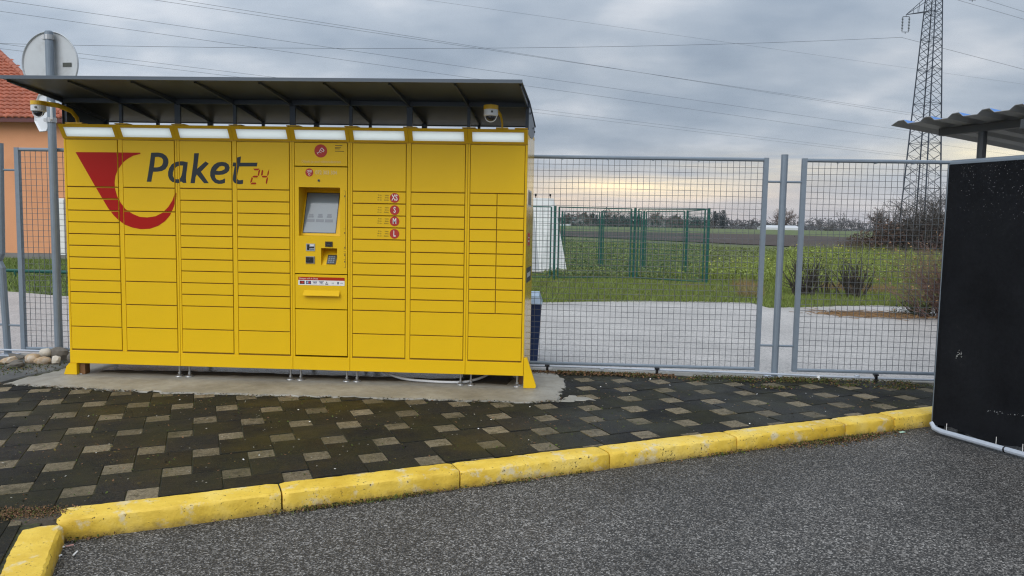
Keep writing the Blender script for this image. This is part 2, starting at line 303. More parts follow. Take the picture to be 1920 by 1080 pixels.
def b_net(P, co):
    global nt
    P.inputs['Base Color'].default_value = (0.006, 0.007, 0.009, 1); P.inputs['Roughness'].default_value = 0.85; P.inputs['Specular IOR Level'].default_value = 0.15
    mp = N('ShaderNodeMapping'); mp.inputs['Scale'].default_value = (1, 1, 1); L(co, mp.inputs[0])
    sx = N('ShaderNodeSeparateXYZ'); L(co, sx.inputs[0])
    v = VOR(co, 210); r = SEPX(v.outputs['Color'])
    cl2 = NOISE(co, 5, 4, 0.6)
    # stretched weave: more see-through near the top edge
    top = N('ShaderNodeMapRange'); L(sx.outputs[2], top.inputs[0]); top.inputs[1].default_value = 1.2; top.inputs[2].default_value = 1.86; top.inputs[3].default_value = 0.0; top.inputs[4].default_value = 0.09
    thr = MATH('SUBTRACT', 1.004, MATH('MULTIPLY', top.outputs[0], cl2))
    hole = MATH('MULTIPLY', MATH('GREATER_THAN', r[0], thr), MATH('LESS_THAN', v.outputs['Distance'], 0.42))
    L(MATH('SUBTRACT', 1.0, MATH('MULTIPLY', hole, 0.4)), P.inputs['Alpha'])
    L(RAMP(MATH('ADD', MATH('MULTIPLY', NOISE(co, 2.3, 5, 0.6), 0.7), MATH('MULTIPLY', NOISE(co, 40, 3, 0.6), 0.3)), [(0.35, (0.004, 0.0045, 0.006)), (0.6, (0.010, 0.011, 0.0135)), (0.72, (0.024, 0.024, 0.023))]), P.inputs['Base Color'])
    wv = N('ShaderNodeTexWave'); wv.inputs['Scale'].default_value = 90; wv.bands_direction = 'Z'; L(co, wv.inputs['Vector'])
    BUMP(P, wv.outputs['Fac'], 0.4, 0.002)
M_net = ground_mat('black_shade_net', b_net)

# ------------------------------------------------------------------ geometry helpers
def tag(o, label=None, cat=None, group=None, kind=None):
    for k, v in (('label', label), ('category', cat), ('group', group), ('kind', kind)):
        if v: o[k] = v
    return o
def link(name, me, parent=None, loc=None):
    o = bpy.data.objects.new(name, me); COL.objects.link(o)
    if parent is not None: o.parent = parent
    if loc is not None: o.location = loc
    return o
def empty(name, loc=(0, 0, 0)):
    o = bpy.data.objects.new(name, None); COL.objects.link(o); o.location = loc; o.empty_display_size = 0.2; return o
class MB:
    def __init__(s): s.v = []; s.f = []; s.m = []; s.mats = []; s.off = Vector((0, 0, 0))
    def mi(s, M):
        if M not in s.mats: s.mats.append(M)
        return s.mats.index(M)
    def add(s, vs, fs, M):
        b = len(s.v); s.v += [tuple(x) for x in vs]; i = s.mi(M)
        for f in fs: s.f.append(tuple(b + k for k in f)); s.m.append(i)
    def box(s, a, b, M, ch=0.0, front_only=False):
        (x0, y0, z0), (x1, y1, z1) = a, b
        if ch <= 0:
            v = [(x0, y0, z0), (x1, y0, z0), (x1, y1, z0), (x0, y1, z0), (x0, y0, z1), (x1, y0, z1), (x1, y1, z1), (x0, y1, z1)]
            s.add(v, [(0, 3, 2, 1), (4, 5, 6, 7), (0, 1, 5, 4), (1, 2, 6, 5), (2, 3, 7, 6), (3, 0, 4, 7)], M)
        else:       # chamfered front (-Y) edges
            c = ch
            v = [(x0 + c, y0, z0 + c), (x1 - c, y0, z0 + c), (x1 - c, y0, z1 - c), (x0 + c, y0, z1 - c), (x0, y0 + c, z0), (x1, y0 + c, z0), (x1, y0 + c, z1), (x0, y0 + c, z1), (x0, y1, z0), (x1, y1, z0), (x1, y1, z1), (x0, y1, z1)]
            s.add(v, [(0, 1, 2, 3), (4, 5, 1, 0), (5, 6, 2, 1), (6, 7, 3, 2), (7, 4, 0, 3), (8, 9, 5, 4), (9, 10, 6, 5), (10, 11, 7, 6), (11, 8, 4, 7), (11, 10, 9, 8)], M)
    def tube(s, pts, r, M, n=8, cap=True, radii=None, flat=1.0):
        pts = [Vector(p) for p in pts]; rings = []; up = None
        for i, p in enumerate(pts):
            d = (pts[min(i + 1, len(pts) - 1)] - pts[max(i - 1, 0)]).normalized()
            if up is None:
                up = Vector((0, 0, 1)) if abs(d.z) < 0.9 else Vector((1, 0, 0))
            a = d.cross(up).normalized(); b = a.cross(d).normalized(); up = b
            rr = radii[i] if radii else r
            rings.append([p + a * (rr * math.cos(2 * math.pi * (k + .5) / n)) + b * (rr * flat * math.sin(2 * math.pi * (k + .5) / n)) for k in range(n)])
        v = [q for R in rings for q in R]; f = []
        for i in range(len(pts) - 1):
            for k in range(n):
                k2 = (k + 1) % n; f.append((i * n + k, i * n + k2, (i + 1) * n + k2, (i + 1) * n + k))
        if cap: f.append(tuple(reversed(range(n)))); f.append(tuple(range((len(pts) - 1) * n, len(pts) * n)))
        s.add(v, f, M)
    def prism(s, poly, axis, a, b, M):
        """extrude a polygon of 2-D points along axis 0/1/2 from a to b"""
        def P(u, w, t): return {0: (t, u, w), 1: (u, t, w), 2: (u, w, t)}[axis]
        n = len(poly); v = [P(x, y, a) for x, y in poly] + [P(x, y, b) for x, y in poly]
        s.add(v, [tuple(range(n)), tuple(range(2 * n - 1, n - 1, -1))] + [(i, i + n, (i + 1) % n + n, (i + 1) % n) for i in range(n)], M)
    def disc(s, c, r, M, n=24, axis=1, rz=None):
        v = []
        for k in range(n):
            a = 2 * math.pi * k / n; u, w = r * math.cos(a), (rz or r) * math.sin(a)
            v.append((c[0] + u, c[1], c[2] + w) if axis == 1 else (c[0] + u, c[1] + w, c[2]))
        s.add(v, [tuple(range(n))], M)
    def build(s, name, parent=None, smooth=False, loc=None):
        me = bpy.data.meshes.new(name); me.from_pydata(s.v, [], s.f)
        for M in s.mats: me.materials.append(M)
        me.polygons.foreach_set('material_index', s.m)
        bm = bmesh.new(); bm.from_mesh(me); bmesh.ops.recalc_face_normals(bm, faces=bm.faces); bm.to_mesh(me); bm.free()
        if smooth: me.polygons.foreach_set('use_smooth', [True] * len(me.polygons))
        return link(name, me, parent, loc)
def np_mesh(name, V, F, M, parent=None):
    """V (n,3) floats, F (m,k) ints"""
    V = np.asarray(V, np.float32); F = np.asarray(F, np.int32); k = F.shape[1]
    me = bpy.data.meshes.new(name); me.vertices.add(len(V)); me.vertices.foreach_set('co', V.ravel())
    me.loops.add(F.size); me.loops.foreach_set('vertex_index', F.ravel()); me.polygons.add(len(F))
    me.polygons.foreach_set('loop_start', np.arange(0, F.size, k, dtype=np.int32))
    try: me.polygons.foreach_set('loop_total', np.full(len(F), k, np.int32))
    except Exception: pass
    mats = M if isinstance(M, (list, tuple)) else [M]
    for q in mats: me.materials.append(q)
    me.update(calc_edges=True); me.validate()
    return link(name, me, parent)
def copy_tree(o, parent=None):
    c = o.copy(); COL.objects.link(c); c.parent = parent
    for ch in list(o.children): copy_tree(ch, c)
    return c
def clip_poly(poly, nx, ny, d):
    """keep nx*x+ny*y<=d"""
    out = []
    for i in range(len(poly)):
        a, b = poly[i], poly[(i + 1) % len(poly)]; fa = nx * a[0] + ny * a[1] - d; fb = nx * b[0] + ny * b[1] - d
        if fa <= 0: out.append(a)
        if fa * fb < 0:
            t = fa / (fa - fb); out.append((a[0] + (b[0] - a[0]) * t, a[1] + (b[1] - a[1]) * t))
    return out
def clip_rect(poly, x0, x1, y0, y1):
    for h in ((-1, 0, -x0), (1, 0, x1), (0, -1, -y0), (0, 1, y1)):
        poly = clip_poly(poly, *h)
        if len(poly) < 3: return []
    return poly
def text_mesh(body, size, shear=0.0, align='CENTER', sx=1.0, offset=0.0):
    cu = bpy.data.curves.new('lettering', 'FONT'); cu.body = body; cu.size = size; cu.shear = shear; cu.align_x = align; cu.align_y = 'CENTER'; cu.resolution_u = 3; cu.offset = offset
    o = bpy.data.objects.new('lettering', cu); COL.objects.link(o); bpy.context.view_layer.update()
    me = o.evaluated_get(bpy.context.evaluated_depsgraph_get()).to_mesh()
    v = [(p.co.x * sx, p.co.y) for p in me.vertices]; f = [tuple(p.vertices) for p in me.polygons]
    o.evaluated_get(bpy.context.evaluated_depsgraph_get()).to_mesh_clear(); bpy.data.objects.remove(o); bpy.data.curves.remove(cu)
    return v, f
def put_text(mb, body, x, z, size, M, y=-0.0016, **k):
    v, f = text_mesh(body, size, **k); mb.add([(x + a, y, z + b) for a, b in v], f, M)

# ================================================================== LARGE STRUCTURE
E1 = Vector((0.894, 0.4475)); E2 = Vector((-0.4475, 0.894))        # along the kerb, and across it away from the road
ROAD = -0.10
def sheet(name, pts, z, M, kind='structure'):
    mb = MB(); mb.add([(x, y, z) for x, y in pts], [tuple(range(len(pts)))], M); o = mb.build(name); tag(o, kind=kind); return o
def terr(Y): return -0.1 + min(max((Y - 24) * 0.0076, 0), 1.3)
def grid_sheet(name, xs, ys, zf, M):
    V = [(x, y, zf(x, y)) for y in ys for x in xs]; n = len(xs)
    F = [(j * n + i, j * n + i + 1, (j + 1) * n + i + 1, (j + 1) * n + i) for j in range(len(ys) - 1) for i in range(n - 1)]
    o = np_mesh(name, V, F, M); tag(o, kind='structure'); return o
grid_sheet('field', [-2500, -600, -150, -40, 0, 20, 40, 80, 160, 400, 2500], [-400, -60, 0, 8, 16, 24, 30, 40, 60, 90, 120, 150, 180, 195.05, 240, 400, 900, 3500], lambda x, y: terr(y) - 0.02, M_field)
sheet('road', [(-40, -60), (60, -60), (60, 0.9), (7.2, 0.9), (7.2, -0.4), (2, -3.02), (-1, -4.5), (-40, -4.5)], ROAD, M_road)
# the pale yard behind the fence, with its uneven far edge
edge = [(60, 6.2), (30, 7.0), (17, 8.6), (12.4, 8.6), (11.4, 9.15), (10.8, 9.3), (9.9, 8.95), (9.06, 8.55), (8.37, 8.3), (8.25, 9.2), (7.2, 9.2), (6.0, 8.97), (4.8, 8.6), (3.87, 8.25), (1, 8.0), (-2, 7.3), (-4.95, 7.3), (-5.8, 7.65), (-8, 8.3), (-14, 9.5), (-40, 14)]
ee = []
for i in range(len(edge) - 1):
    a, b = edge[i], edge[i + 1]; n = max(2, int(math.dist(a, b) / 0.35)) if abs(a[0]) < 20 else 2
    for k in range(n):
        t = k / n; ee.append((a[0] + (b[0] - a[0]) * t, a[1] + (b[1] - a[1]) * t + (random.uniform(-.05, .05) if n > 2 else 0)))
ee.append(edge[-1])
sheet('yard', [(-40, 0.92), (60, 0.92)] + ee, ROAD + 0.004, M_yard)
# crop strips
def strip(name, poly, M, dz):
    """poly: list of (x,y) near edge then far edge; both with the same count"""
    near, far = poly; V = []; F = []; ns = 10
    for i in range(len(near)):
        for k in range(ns + 1):
            t = k / ns; x = near[i][0] + (far[i][0] - near[i][0]) * t; y = near[i][1] + (far[i][1] - near[i][1]) * t; V.append((x, y, terr(y) - 0.02 + dz))
    for i in range(len(near) - 1):
        for k in range(ns): a = i * (ns + 1) + k; F.append((a, a + ns + 1, a + ns + 2, a + 1))
    o = np_mesh(name, V, F, M); tag(o, kind='structure')
strip('ploughed_strip', ([(-60, 110), (4.9, 72), (20.6, 54), (26.5, 42.7), (40, 36), (90, 30)], [(-60, 150), (5.2, 108), (22, 110), (38.8, 110), (50.7, 86), (110, 74)]), M_plough, 0.06)
strip('crop_strip', ([(-60, 150.2), (5.2, 108.2), (22, 110.2), (38.8, 110.2), (50.7, 86.2), (110, 74.2)], [(-60, 188), (9, 186), (40, 190), (60, 192), (100, 192), (200, 192)]), M_greenf, 0.06)
# far hills
hv = []; hx = list(range(-1500, 1700, 40))
hf = lambda x: .6 * (20 + 16 * math.sin(x * .0041 + 2.0) + 9 * math.sin(x * .011 + .5) + 3 * math.sin(x * .035) + 18 * math.exp(-((x - 560) / 170) ** 2))
V = []; F = []
for i, x in enumerate(hx):
    h = max(6, hf(x)); V += [(x, 1900, 0), (x, 2000, h * .6), (x + 10, 2180, h), (x, 2600, 0)]
for i in range(len(hx) - 1):
    for k in range(3): F.append((i * 4 + k, (i + 1) * 4 + k, (i + 1) * 4 + k + 1, i * 4 + k + 1))
o = np_mesh('hills', V, F, M_hill); tag(o, kind='structure')

# ------------------------------------------------------------------ kerb
def kline(x): return -1.756 + (x - 4.611) * 0.512       # front top edge of the kerb, measured
def kerb_stone(p0, p1, w, zt, zb, name, parent, seed, dzz=0.0):
    """stone from p0 to p1 (front top edge), body on the left of the direction"""
    rnd = random.Random(seed); d = Vector(p1) - Vector(p0); ln = d.length; d.normalize(); nrm = Vector((-d.y, d.x)); ns = max(4, int(ln / 0.028)); V = []; F = []
    prof = [(0.0, zb - .03), (0.0, zb + .03), (0.0, zt - .024), (0.004, zt - .010), (0.014, zt - .001), (w * .3, zt + .001), (w * .6, zt + .002), (w - .012, zt), (w, zt - .012), (w, zb - .03)]
    np_ = len(prof)
    for i in range(ns + 1):
        t = i / ns; e = min(t, 1 - t) * ln; rd = 0.010 * max(0, 1 - e / 0.03) ; wob = 0.003 * math.sin(t * 9 + seed)
        chip = rnd.uniform(0, .006) if rnd.random() < .22 else 0
        for j, (u, z) in enumerate(prof):
            jj = rnd.uniform(-.0018, .0018); q = Vector(p0) + d * (t * ln) + nrm * (u + wob + (rd if j < 5 else -rd * .3 if j > 6 else 0) + (chip if j in (2, 3, 4) else 0) + jj)
            V.append((q.x, q.y, z + dzz - (rd * .5 if 1 < j < 8 else 0) - (chip * .7 if j in (3, 4) else 0) + rnd.uniform(-.0012, .0012)))
    for i in range(ns):
        for j in range(np_ - 1): a = i * np_ + j; F.append((a, a + np_, a + np_ + 1, a + 1))
    mb = MB(); mb.add(V, F, M_kerb); mb.add([V[j] for j in range(np_)], [tuple(range(np_))], M_kerb); mb.add([V[ns * np_ + j] for j in range(np_)], [tuple(reversed(range(np_)))], M_kerb)
    o = mb.build(name, parent, smooth=True); o.data.set_sharp_from_angle(angle=math.radians(28)); return o
kerb = empty('kerb', (2, -3, 0)); tag(kerb, kind='structure'); kerb.location = (0, 0, 0)
joints = [1.967, 2.866, 3.735, 4.613, 5.503, 6.393, 6.842, 7.74]
for i in range(len(joints) - 1):
    a, b = joints[i] + .004, joints[i + 1] - .004
    o = kerb_stone((a, kline(a)), (b, kline(b)), 0.17, 0.004, ROAD, 'kerb_stone', kerb, i, random.uniform(-.003, .003))
for i in range(2):
    a = Vector((2.012, -3.112)) + Vector((0.4475, -0.894)) * (1.0 * i + .0); b = a + Vector((0.4475, -0.894)) * .99
    kerb_stone((b.x, b.y), (a.x, a.y), 0.17, -0.004, ROAD, 'kerb_stone', kerb, 20 + i)
# reverse: body must lie on the far side from the road
# ------------------------------------------------------------------ pavement with its pavers
pav = sheet('pavement', [(-3.5, 1.0), (-3.5, -4.6), (2.55, -4.6), (1.90, -3.10), (1.97, -3.02), (7.75, -0.06), (7.75, 1.0)], -0.006, M_joint)
def paver(poly, zt, M, name):
    n = len(poly); cx = sum(p[0] for p in poly) / n; cy = sum(p[1] for p in poly) / n
    tilt = (random.uniform(-.006, .006), random.uniform(-.006, .006)); z = lambda p: zt + (p[0] - cx) * tilt[0] + (p[1] - cy) * tilt[1]
    ins = []
    for p in poly:
        d = math.dist(p, (cx, cy)); k = max(0.0, 1 - 0.0045 / max(d, .01)); ins.append((cx + (p[0] - cx) * k, cy + (p[1] - cy) * k))
    V = [(p[0] - cx, p[1] - cy, z(p)) for p in ins] + [(p[0] - cx, p[1] - cy, z(p) - .003) for p in poly] + [(p[0] - cx, p[1] - cy, -0.03) for p in poly]
    F = [tuple(range(n))] + [(n + i, n + (i + 1) % n, (i + 1) % n, i) for i in range(n)] + [(2 * n + i, 2 * n + (i + 1) % n, n + (i + 1) % n, n + i) for i in range(n)]
    mb = MB(); mb.add(V, F, M); o = mb.build(name, pav); o.location = (cx, cy, 0); return o
SX, SY = 1.013, 1.062
def tile_xy(a, b): return ((E1.x * a + E2.x * b) * SX + 2.845, (E1.y * a + E2.y * b) * SY - 1.295)
PADPOLY = [(-.15, .76), (-.33, -.30), (-.31, -.43), (.17, -.47), (.6, -.52), (1.1, -.55), (1.9, -.555), (2.83, -.51), (3.5, -.51), (4.1, -.5), (4.3, -.41), (4.37, .1), (4.36, .63), (4.30, .76)]
def in_pad(x, y, m=0.0):
    ins = False; j = len(PADPOLY) - 1
    for i in range(len(PADPOLY)):
        (xi, yi), (xj, yj) = PADPOLY[i], PADPOLY[j]
        if (yi > y) != (yj > y) and x < (xj - xi) * (y - yi) / (yj - yi) + xi: ins = not ins
        j = i
    return ins
kn = Vector((0.512, -1.0)); kn.normalize()
def clip_pave(poly, side=False):
    """side False: behind the main kerb, this side of the fence strip; side True: the piece that lies left of the side kerb instead"""
    p0 = Vector((4.611, kline(4.611))) - kn * 0.176
    if not side:
        poly = clip_poly(poly, kn.x, kn.y, kn.dot(p0))
        for h in ((0, 1, 0.80), (1, 0, 7.7)):
            if len(poly) >= 3: poly = clip_poly(poly, *h)
        return poly
    poly = clip_poly(poly, -kn.x, -kn.y, -kn.dot(p0) - .002)
    q = Vector((2.012, -3.112)) + Vector((-0.894, -0.4475)) * 0.176
    if len(poly) >= 3: poly = clip_poly(poly, 0.894, 0.4475, 0.894 * q.x + 0.4475 * q.y)
    return poly
def area(p): return abs(sum(p[i][0] * p[(i + 1) % len(p)][1] - p[(i + 1) % len(p)][0] * p[i][1] for i in range(len(p)))) / 2
g = 0.0018
nsl = 0
for i in range(-22, 24):
    for j in range(-22, 24):
        oa, ob = 0.3 * i + 0.15 * j, -0.15 * i + 0.3 * j        # lattice; small block centred on the origin
        for (a0, a1, b0, b1, M, nm) in ((-.075, .075, -.075, .075, M_blk, 'paving_block'), (-.375, -.075, -.225, .075, M_slab, 'paving_slab')):
            poly = [tile_xy(oa + a, ob + b) for a, b in ((a0 + g, b0 + g), (a1 - g, b0 + g), (a1 - g, b1 - g), (a0 + g, b1 - g))]
            if max(p[0] for p in poly) < -1.3 or min(p[0] for p in poly) > 7.8 or min(p[1] for p in poly) > .9 or max(p[1] for p in poly) < -3.6: continue
            full = poly
            for side in (False, True):
                poly = clip_pave(full, side)
                if len(poly) < 3 or area(poly) < 0.0012: continue
                cx, cy = sum(p[0] for p in poly) / len(poly), sum(p[1] for p in poly) / len(poly)
                if all(in_pad(*p) for p in poly): continue
                if cx < 0.05 and cy > -0.30: continue
                if cx < 0.58 + (cy + 1.63) * -0.757 - 1.25 or cy < -3.75: continue      # out of the picture
                paver(poly, random.uniform(-.0035, .0025), M, nm); nsl += 1
def rough_slab(name, poly, zt, zb, M, jit=0.03, step=0.08, bevel=0.035):
    pts = []
    for i in range(len(poly)):
        a, b = Vector(poly[i]), Vector(poly[(i + 1) % len(poly)]); n = max(1, int((b - a).length / step))
        for k in range(n): q = a + (b - a) * (k / n); pts.append((q.x + random.uniform(-jit, jit), q.y + random.uniform(-jit, jit)))
    cx = sum(p[0] for p in pts) / len(pts); cy = sum(p[1] for p in pts) / len(pts); n = len(pts)
    ins = [(p[0] + (cx - p[0]) * bevel / max(.1, math.dist(p, (cx, cy))), p[1] + (cy - p[1]) * bevel / max(.1, math.dist(p, (cx, cy)))) for p in pts]
    mb = MB(); V = [(x, y, zt) for x, y in ins] + [(x, y, zb) for x, y in pts]
    mb.add(V, [tuple(range(n))] + [(n + i, n + (i + 1) % n, (i + 1) % n, i) for i in range(n)], M)
    o = mb.build(name); tag(o, kind='structure'); return o
rough_slab('concrete_ground_slab', PADPOLY, 0.010, -0.02, M_conc, 0.030, 0.05)
rough_slab('concrete_ground_smear', [(4.36, -.16), (4.55, -.20), (4.62, -.33), (4.40, -.44), (4.28, -.42)], 0.006, -0.02, M_conc, 0.03, 0.05, 0.05)
rough_slab('shade_ground_strip', [(.16, .13), (.9, .10), (1.7, .15), (2.6, .11), (3.3, .13), (3.90, .12), (3.93, .5), (3.9, .79), (.2, .79)], .0135, -0.01, M_soil_shade, .02, .1)  # dark strip laid over the pad to deepen the shade under the locker
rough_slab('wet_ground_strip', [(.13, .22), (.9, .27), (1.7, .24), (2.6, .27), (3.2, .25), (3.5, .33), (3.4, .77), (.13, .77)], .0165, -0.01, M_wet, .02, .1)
rough_slab('dirt_ground_corner', [(1.70, -3.02), (1.90, -2.96), (1.99, -3.03), (1.98, -3.10), (1.86, -3.17), (1.74, -3.13)], .002, -.03, M_soil_shade, .012, .04)
rough_slab('concrete_ground_apron', [(-3.4, .80), (-3.4, -.9), (-.9, -.62), (-.36, -.46), (-.36, -.28), (-.17, .80)], 0.003, -0.02, M_apron, 0.02, 0.1)
# low concrete strip under the fence
mb = MB()
for i in range(26):
    x0 = -4 + i * .55; mb.box((x0, .81 + random.uniform(-.006, .006), -.1), (x0 + .548, .985 + random.uniform(-.02, .02), .0 + random.uniform(-.006, .006)), M_conc)
o = mb.build('fence_ground_strip'); tag(o, kind='structure')

# ------------------------------------------------------------------ orange house on the left
house = empty('orange_house', (-16, 21, 0)); house.location = (0, 0, 0)
tag(house, 'orange rendered house with red clay tile roof behind the left fence', 'house')
mb = MB(); mb.box((-26, 19.6, 0.06), (-12.86, 30, 4.75), M_house); mb.build('wall', house)
mb = MB(); mb.box((-26.05, 19.56, -.25), (-12.82, 30.05, 0.055), M_plin); mb.build('plinth', house)
mb = MB(); mb.box((-26.3, 19.13, 4.60), (-12.62, 19.20, 4.78), M_gut); mb.box((-26.3, 19.2, 4.70), (-12.62, 19.6, 4.76), M_gut); mb.build('gutter', house)
mb = MB(); mb.box((-13.30, 19.54, 0.02), (-12.98, 19.598, 2.02), M_whitep); mb.box((-13.27, 19.52, .1), (-13.01, 19.54, 1.96), M_white); mb.build('door', house)
# roof plane z = 4.72 + .6 (Y-19.15), cut by the hip through the measured points
def rz(y): return 4.74 + .6 * (y - 19.15)
hipx = lambda y: -12.55 - (y - 19.15) * 1.155
mb = MB(); mb.add([(-26.5, 19.15, rz(19.15) - .02), (hipx(19.15), 19.15, rz(19.15) - .02), (hipx(27.5), 27.5, rz(27.5) - .02), (-26.5, 27.5, rz(27.5) - .02)], [(0, 1, 2, 3)], M_gut)
mb.add([(hipx(19.15), 19.15, rz(19.15) - .02), (hipx(19.15) - 9.2, 31.0, rz(19.15) - .02), (hipx(27.5), 27.5, rz(27.5) - .02)], [(0, 1, 2)], M_tile)
mb.build('roof', house)
tw, th = .235, .34; dyr = th * math.cos(math.atan(.6)); slope = math.atan(.6)
tv = []; ncv = 6
for iy in (0, 1):
    for k in range(ncv + 1):
        u = k / ncv; tv.append(((u - .5) * tw, iy * (th + .05), .05 * math.sin(math.pi * u) ** 1.0 + (0.0 if iy else .05)))
tf = [(k, k + 1, ncv + 2 + k, ncv + 1 + k) for k in range(ncv)]
tb = len(tv); tv += [((k / ncv - .5) * tw, 0, .045 * math.sin(math.pi * k / ncv) + .005) for k in range(ncv + 1)]
tf += [(tb + k, tb + k + 1, k + 1, k) for k in range(ncv)]
mbt = MB(); mbt.add(tv, tf, M_tile)
t0 = mbt.build('roof_tile', house); tme = t0.data; bpy.data.objects.remove(t0)
nt_ = 0
for row in range(24):
    y = 19.12 + row * dyr
    x = hipx(y) - .05 - (row % 2) * tw * .5
    while x > -18.6:
        o = link('roof_tile', tme, house); o.location = (x - tw / 2, y, rz(y) + .0); o.rotation_euler = (slope + random.uniform(-.01, .01), 0, 0); nt_ += 1; x -= tw
        if x < -15.6 - 0 and row < 3 and nt_ > 290: break
    if nt_ > 292: break
mb = MB(); prev = None
for k in range(26):
    y = 19.2 + k * .32; mb.tube([(hipx(y), y, rz(y) + .03), (hipx(y + .36), y + .36, rz(y + .36) + .035)], .11, M_tile, 8, radii=[.12, .1])
mb.build('ridge_tiles', house); house.children[-1]['kind'] = 'stuff'
mb = MB(); mb.tube([(-12.62, 19.45, 4.7), (-12.62, 19.45, 6.2)], .02, M_whitep, 6); mb.tube([(-12.74, 19.45, 5.4), (-12.46, 19.45, 6.0)], .012, M_whitep, 6); mb.build('aerial', house)
# green pipe rail and low bank by the house
mb = MB(); mb.tube([(-22, 12.6, .05), (-10, 11.75, .03), (-3, 11.2, .02)], .045, M_green, 8)
for k in range(8): x = -20 + k * 2.2; mb.tube([(x, 12.48 - (x + 22) * .07, -.15), (x, 12.48 - (x + 22) * .07, .03)], .03, M_green, 6)
tag(mb.build('pipe_rail'), 'low green pipe rail in the grass before the orange house', 'rail')

# ================================================================== PARCEL LOCKER
lock = empty('parcel_locker', (2, .3, 0)); lock.location = (0, 0, 0)
tag(lock, 'long yellow parcel locker wall under a dark canopy on the concrete pad', 'parcel locker')
SH = 0.055            # the sides run back slightly off square
ZB, ZT, UN = 0.114, 2.063, 0.1014
DY = 0.014            # frame lies this far behind the door faces
DEP = 0.66
mods = [(0, 2), (2, 4), (4, 5), (5, 7), (7, 8)]
def skew(o):
    me = o.data
    for v in me.vertices:
        if v.co.y > 0: v.co.x += SH * v.co.y
    return o
for a, b in mods:
    x0, x1 = a * .5 + .0012, b * .5 - .0012
    mb = MB()
    # carcass: plinth band in front, frame plane behind the doors, sides, back
    mb.box((x0, 0.0, ZB), (x1, .03, .228), M_yel, .002)
    mb.box((x0, DY, .2285), (x1, DEP, ZT + .1), M_yel2)
    mb.box((x0, .0302, ZB + .002), (x1, DEP - .002, .2280), M_yel2)
    mb.box((x0 + .0005, DY - .0008, .2286), (x1 - .0005, DY - .0002, ZT), M_gap_shade)  # dark plate: gap shade painted behind the doors
    # stiles beside and between the columns of doors
    for k in range(a, b + 1):
        c = k * .5; l, r = (c - .0185, c + .0185)
        l = max(l, x0); r = min(r, x1); mb.box((l, .0035, .2288), (r, DY - .001, ZT), M_yel, .001)
    mb.box((x0, .0035, ZT + .0012), (x1, DY - .0005, ZT + .006), M_yel2)
    skew(mb.build('cabinet', lock))
def door_me(w, h):
    mb = MB(); mb.box((0, -.0, 0), (w, DY - .002, h), M_yel, .0022)
    return mb
door_cache = {}
def door(x0, x1, z0, z1, name='door'):
    key = (round(x1 - x0, 4), round(z1 - z0, 4))
    if key not in door_cache:
        o = door_me(*key).build(name, lock); door_cache[key] = o.data
    else: o = link(name, door_cache[key], lock)
    o.location = (x0, random.uniform(-.0008, .0006), z0 + random.uniform(-.0005, .0005)); return o
GX, GZ = .0235, .0042
DOORS = []
def dcol(c, rows, ztop=ZT, xa=None, xb=None):
    z = ztop
    for u in rows:
        z1 = z - GZ; z0 = z - u * UN + GZ; xx0 = c * .5 + GX if xa is None else xa; xx1 = (c + 1) * .5 - GX if xb is None else xb
        door(xx0, xx1, z0, z1); DOORS.append((xx0, xx1, z0, z1)); z -= u * UN
    return z
XS = [1] * 10
dcol(0, [4] + XS + [2, 2]); dcol(1, [4] + [2] * 7); dcol(2, [4] + XS + [2, 2]); dcol(3, [4] + XS + [2, 2])
dcol(5, [4] + XS + [2, 2]); dcol(6, [4] + XS + [2, 2])
z = dcol(7, [4]); zz = dcol(7, XS, z, 3.5 + GX, 3.7475); dcol(7, XS, z, 3.7535, 4.0 - GX); dcol(7, [2, 2], zz)
# ---- terminal column
TX0, TX1 = 2.0 + GX, 2.5 - GX
z1 = ZT - 2 * UN; z2 = z1 - 9 * UN; z3 = z2 - 3 * UN
door(TX0, TX1, z1 + GZ, ZT - GZ, 'notice_panel'); door(TX0, TX1, z2 - 3 * UN + GZ, z2 - GZ, 'payment_panel'); door(TX0, TX1, z3 - 4 * UN + GZ, z3 - GZ, 'door')
def face_with_holes(mb, x0, x1, z0, z1, holes, y, M):
    xs = sorted({x0, x1, *[h[0] for h in holes], *[h[1] for h in holes]}); zs = sorted({z0, z1, *[h[2] for h in holes], *[h[3] for h in holes]})
    for i in range(len(xs) - 1):
        for j in range(len(zs) - 1):
            cx, cz = (xs[i] + xs[i + 1]) / 2, (zs[j] + zs[j + 1]) / 2
            if any(h[0] < cx < h[1] and h[2] < cz < h[3] for h in holes): continue
            mb.add([(xs[i], y, zs[j]), (xs[i + 1], y, zs[j]), (xs[i + 1], y, zs[j + 1]), (xs[i], y, zs[j + 1])], [(0, 1, 2, 3)], M)
H1 = (2.058, 2.415, 1.272, 1.686); H2 = (2.250, 2.389, 1.024, 1.171)
mb = MB(); pz0, pz1 = z2 + GZ, z1 - GZ
face_with_holes(mb, TX0, TX1, pz0, pz1, [H1, H2], 0.0, M_yel)
for a, b in (((TX0, pz0), (TX1, pz0)), ((TX1, pz0), (TX1, pz1)), ((TX1, pz1), (TX0, pz1)), ((TX0, pz1), (TX0, pz0))):
    mb.add([(a[0], 0, a[1]), (b[0], 0, b[1]), (b[0], DY - .002, b[1]), (a[0], DY - .002, a[1])], [(0, 1, 2, 3)], M_yel)
def recess(mb, h, yb, yt, M):
    x0, x1, za, zb = h
    mb.add([(x0, 0, za), (x1, 0, za), (x1, 0, zb), (x0, 0, zb), (x0, yb, za + .004), (x1, yb, za + .004), (x1, yt, zb - .002), (x0, yt, zb - .002)], [(4, 5, 6, 7), (0, 4, 7, 3), (1, 2, 6, 5), (0, 1, 5, 4), (3, 7, 6, 2)], M)
recess(mb, H1, .05, .20, M_yel); recess(mb, H2, .012, .115, M_yel)
term = mb.build('terminal_panel', lock)
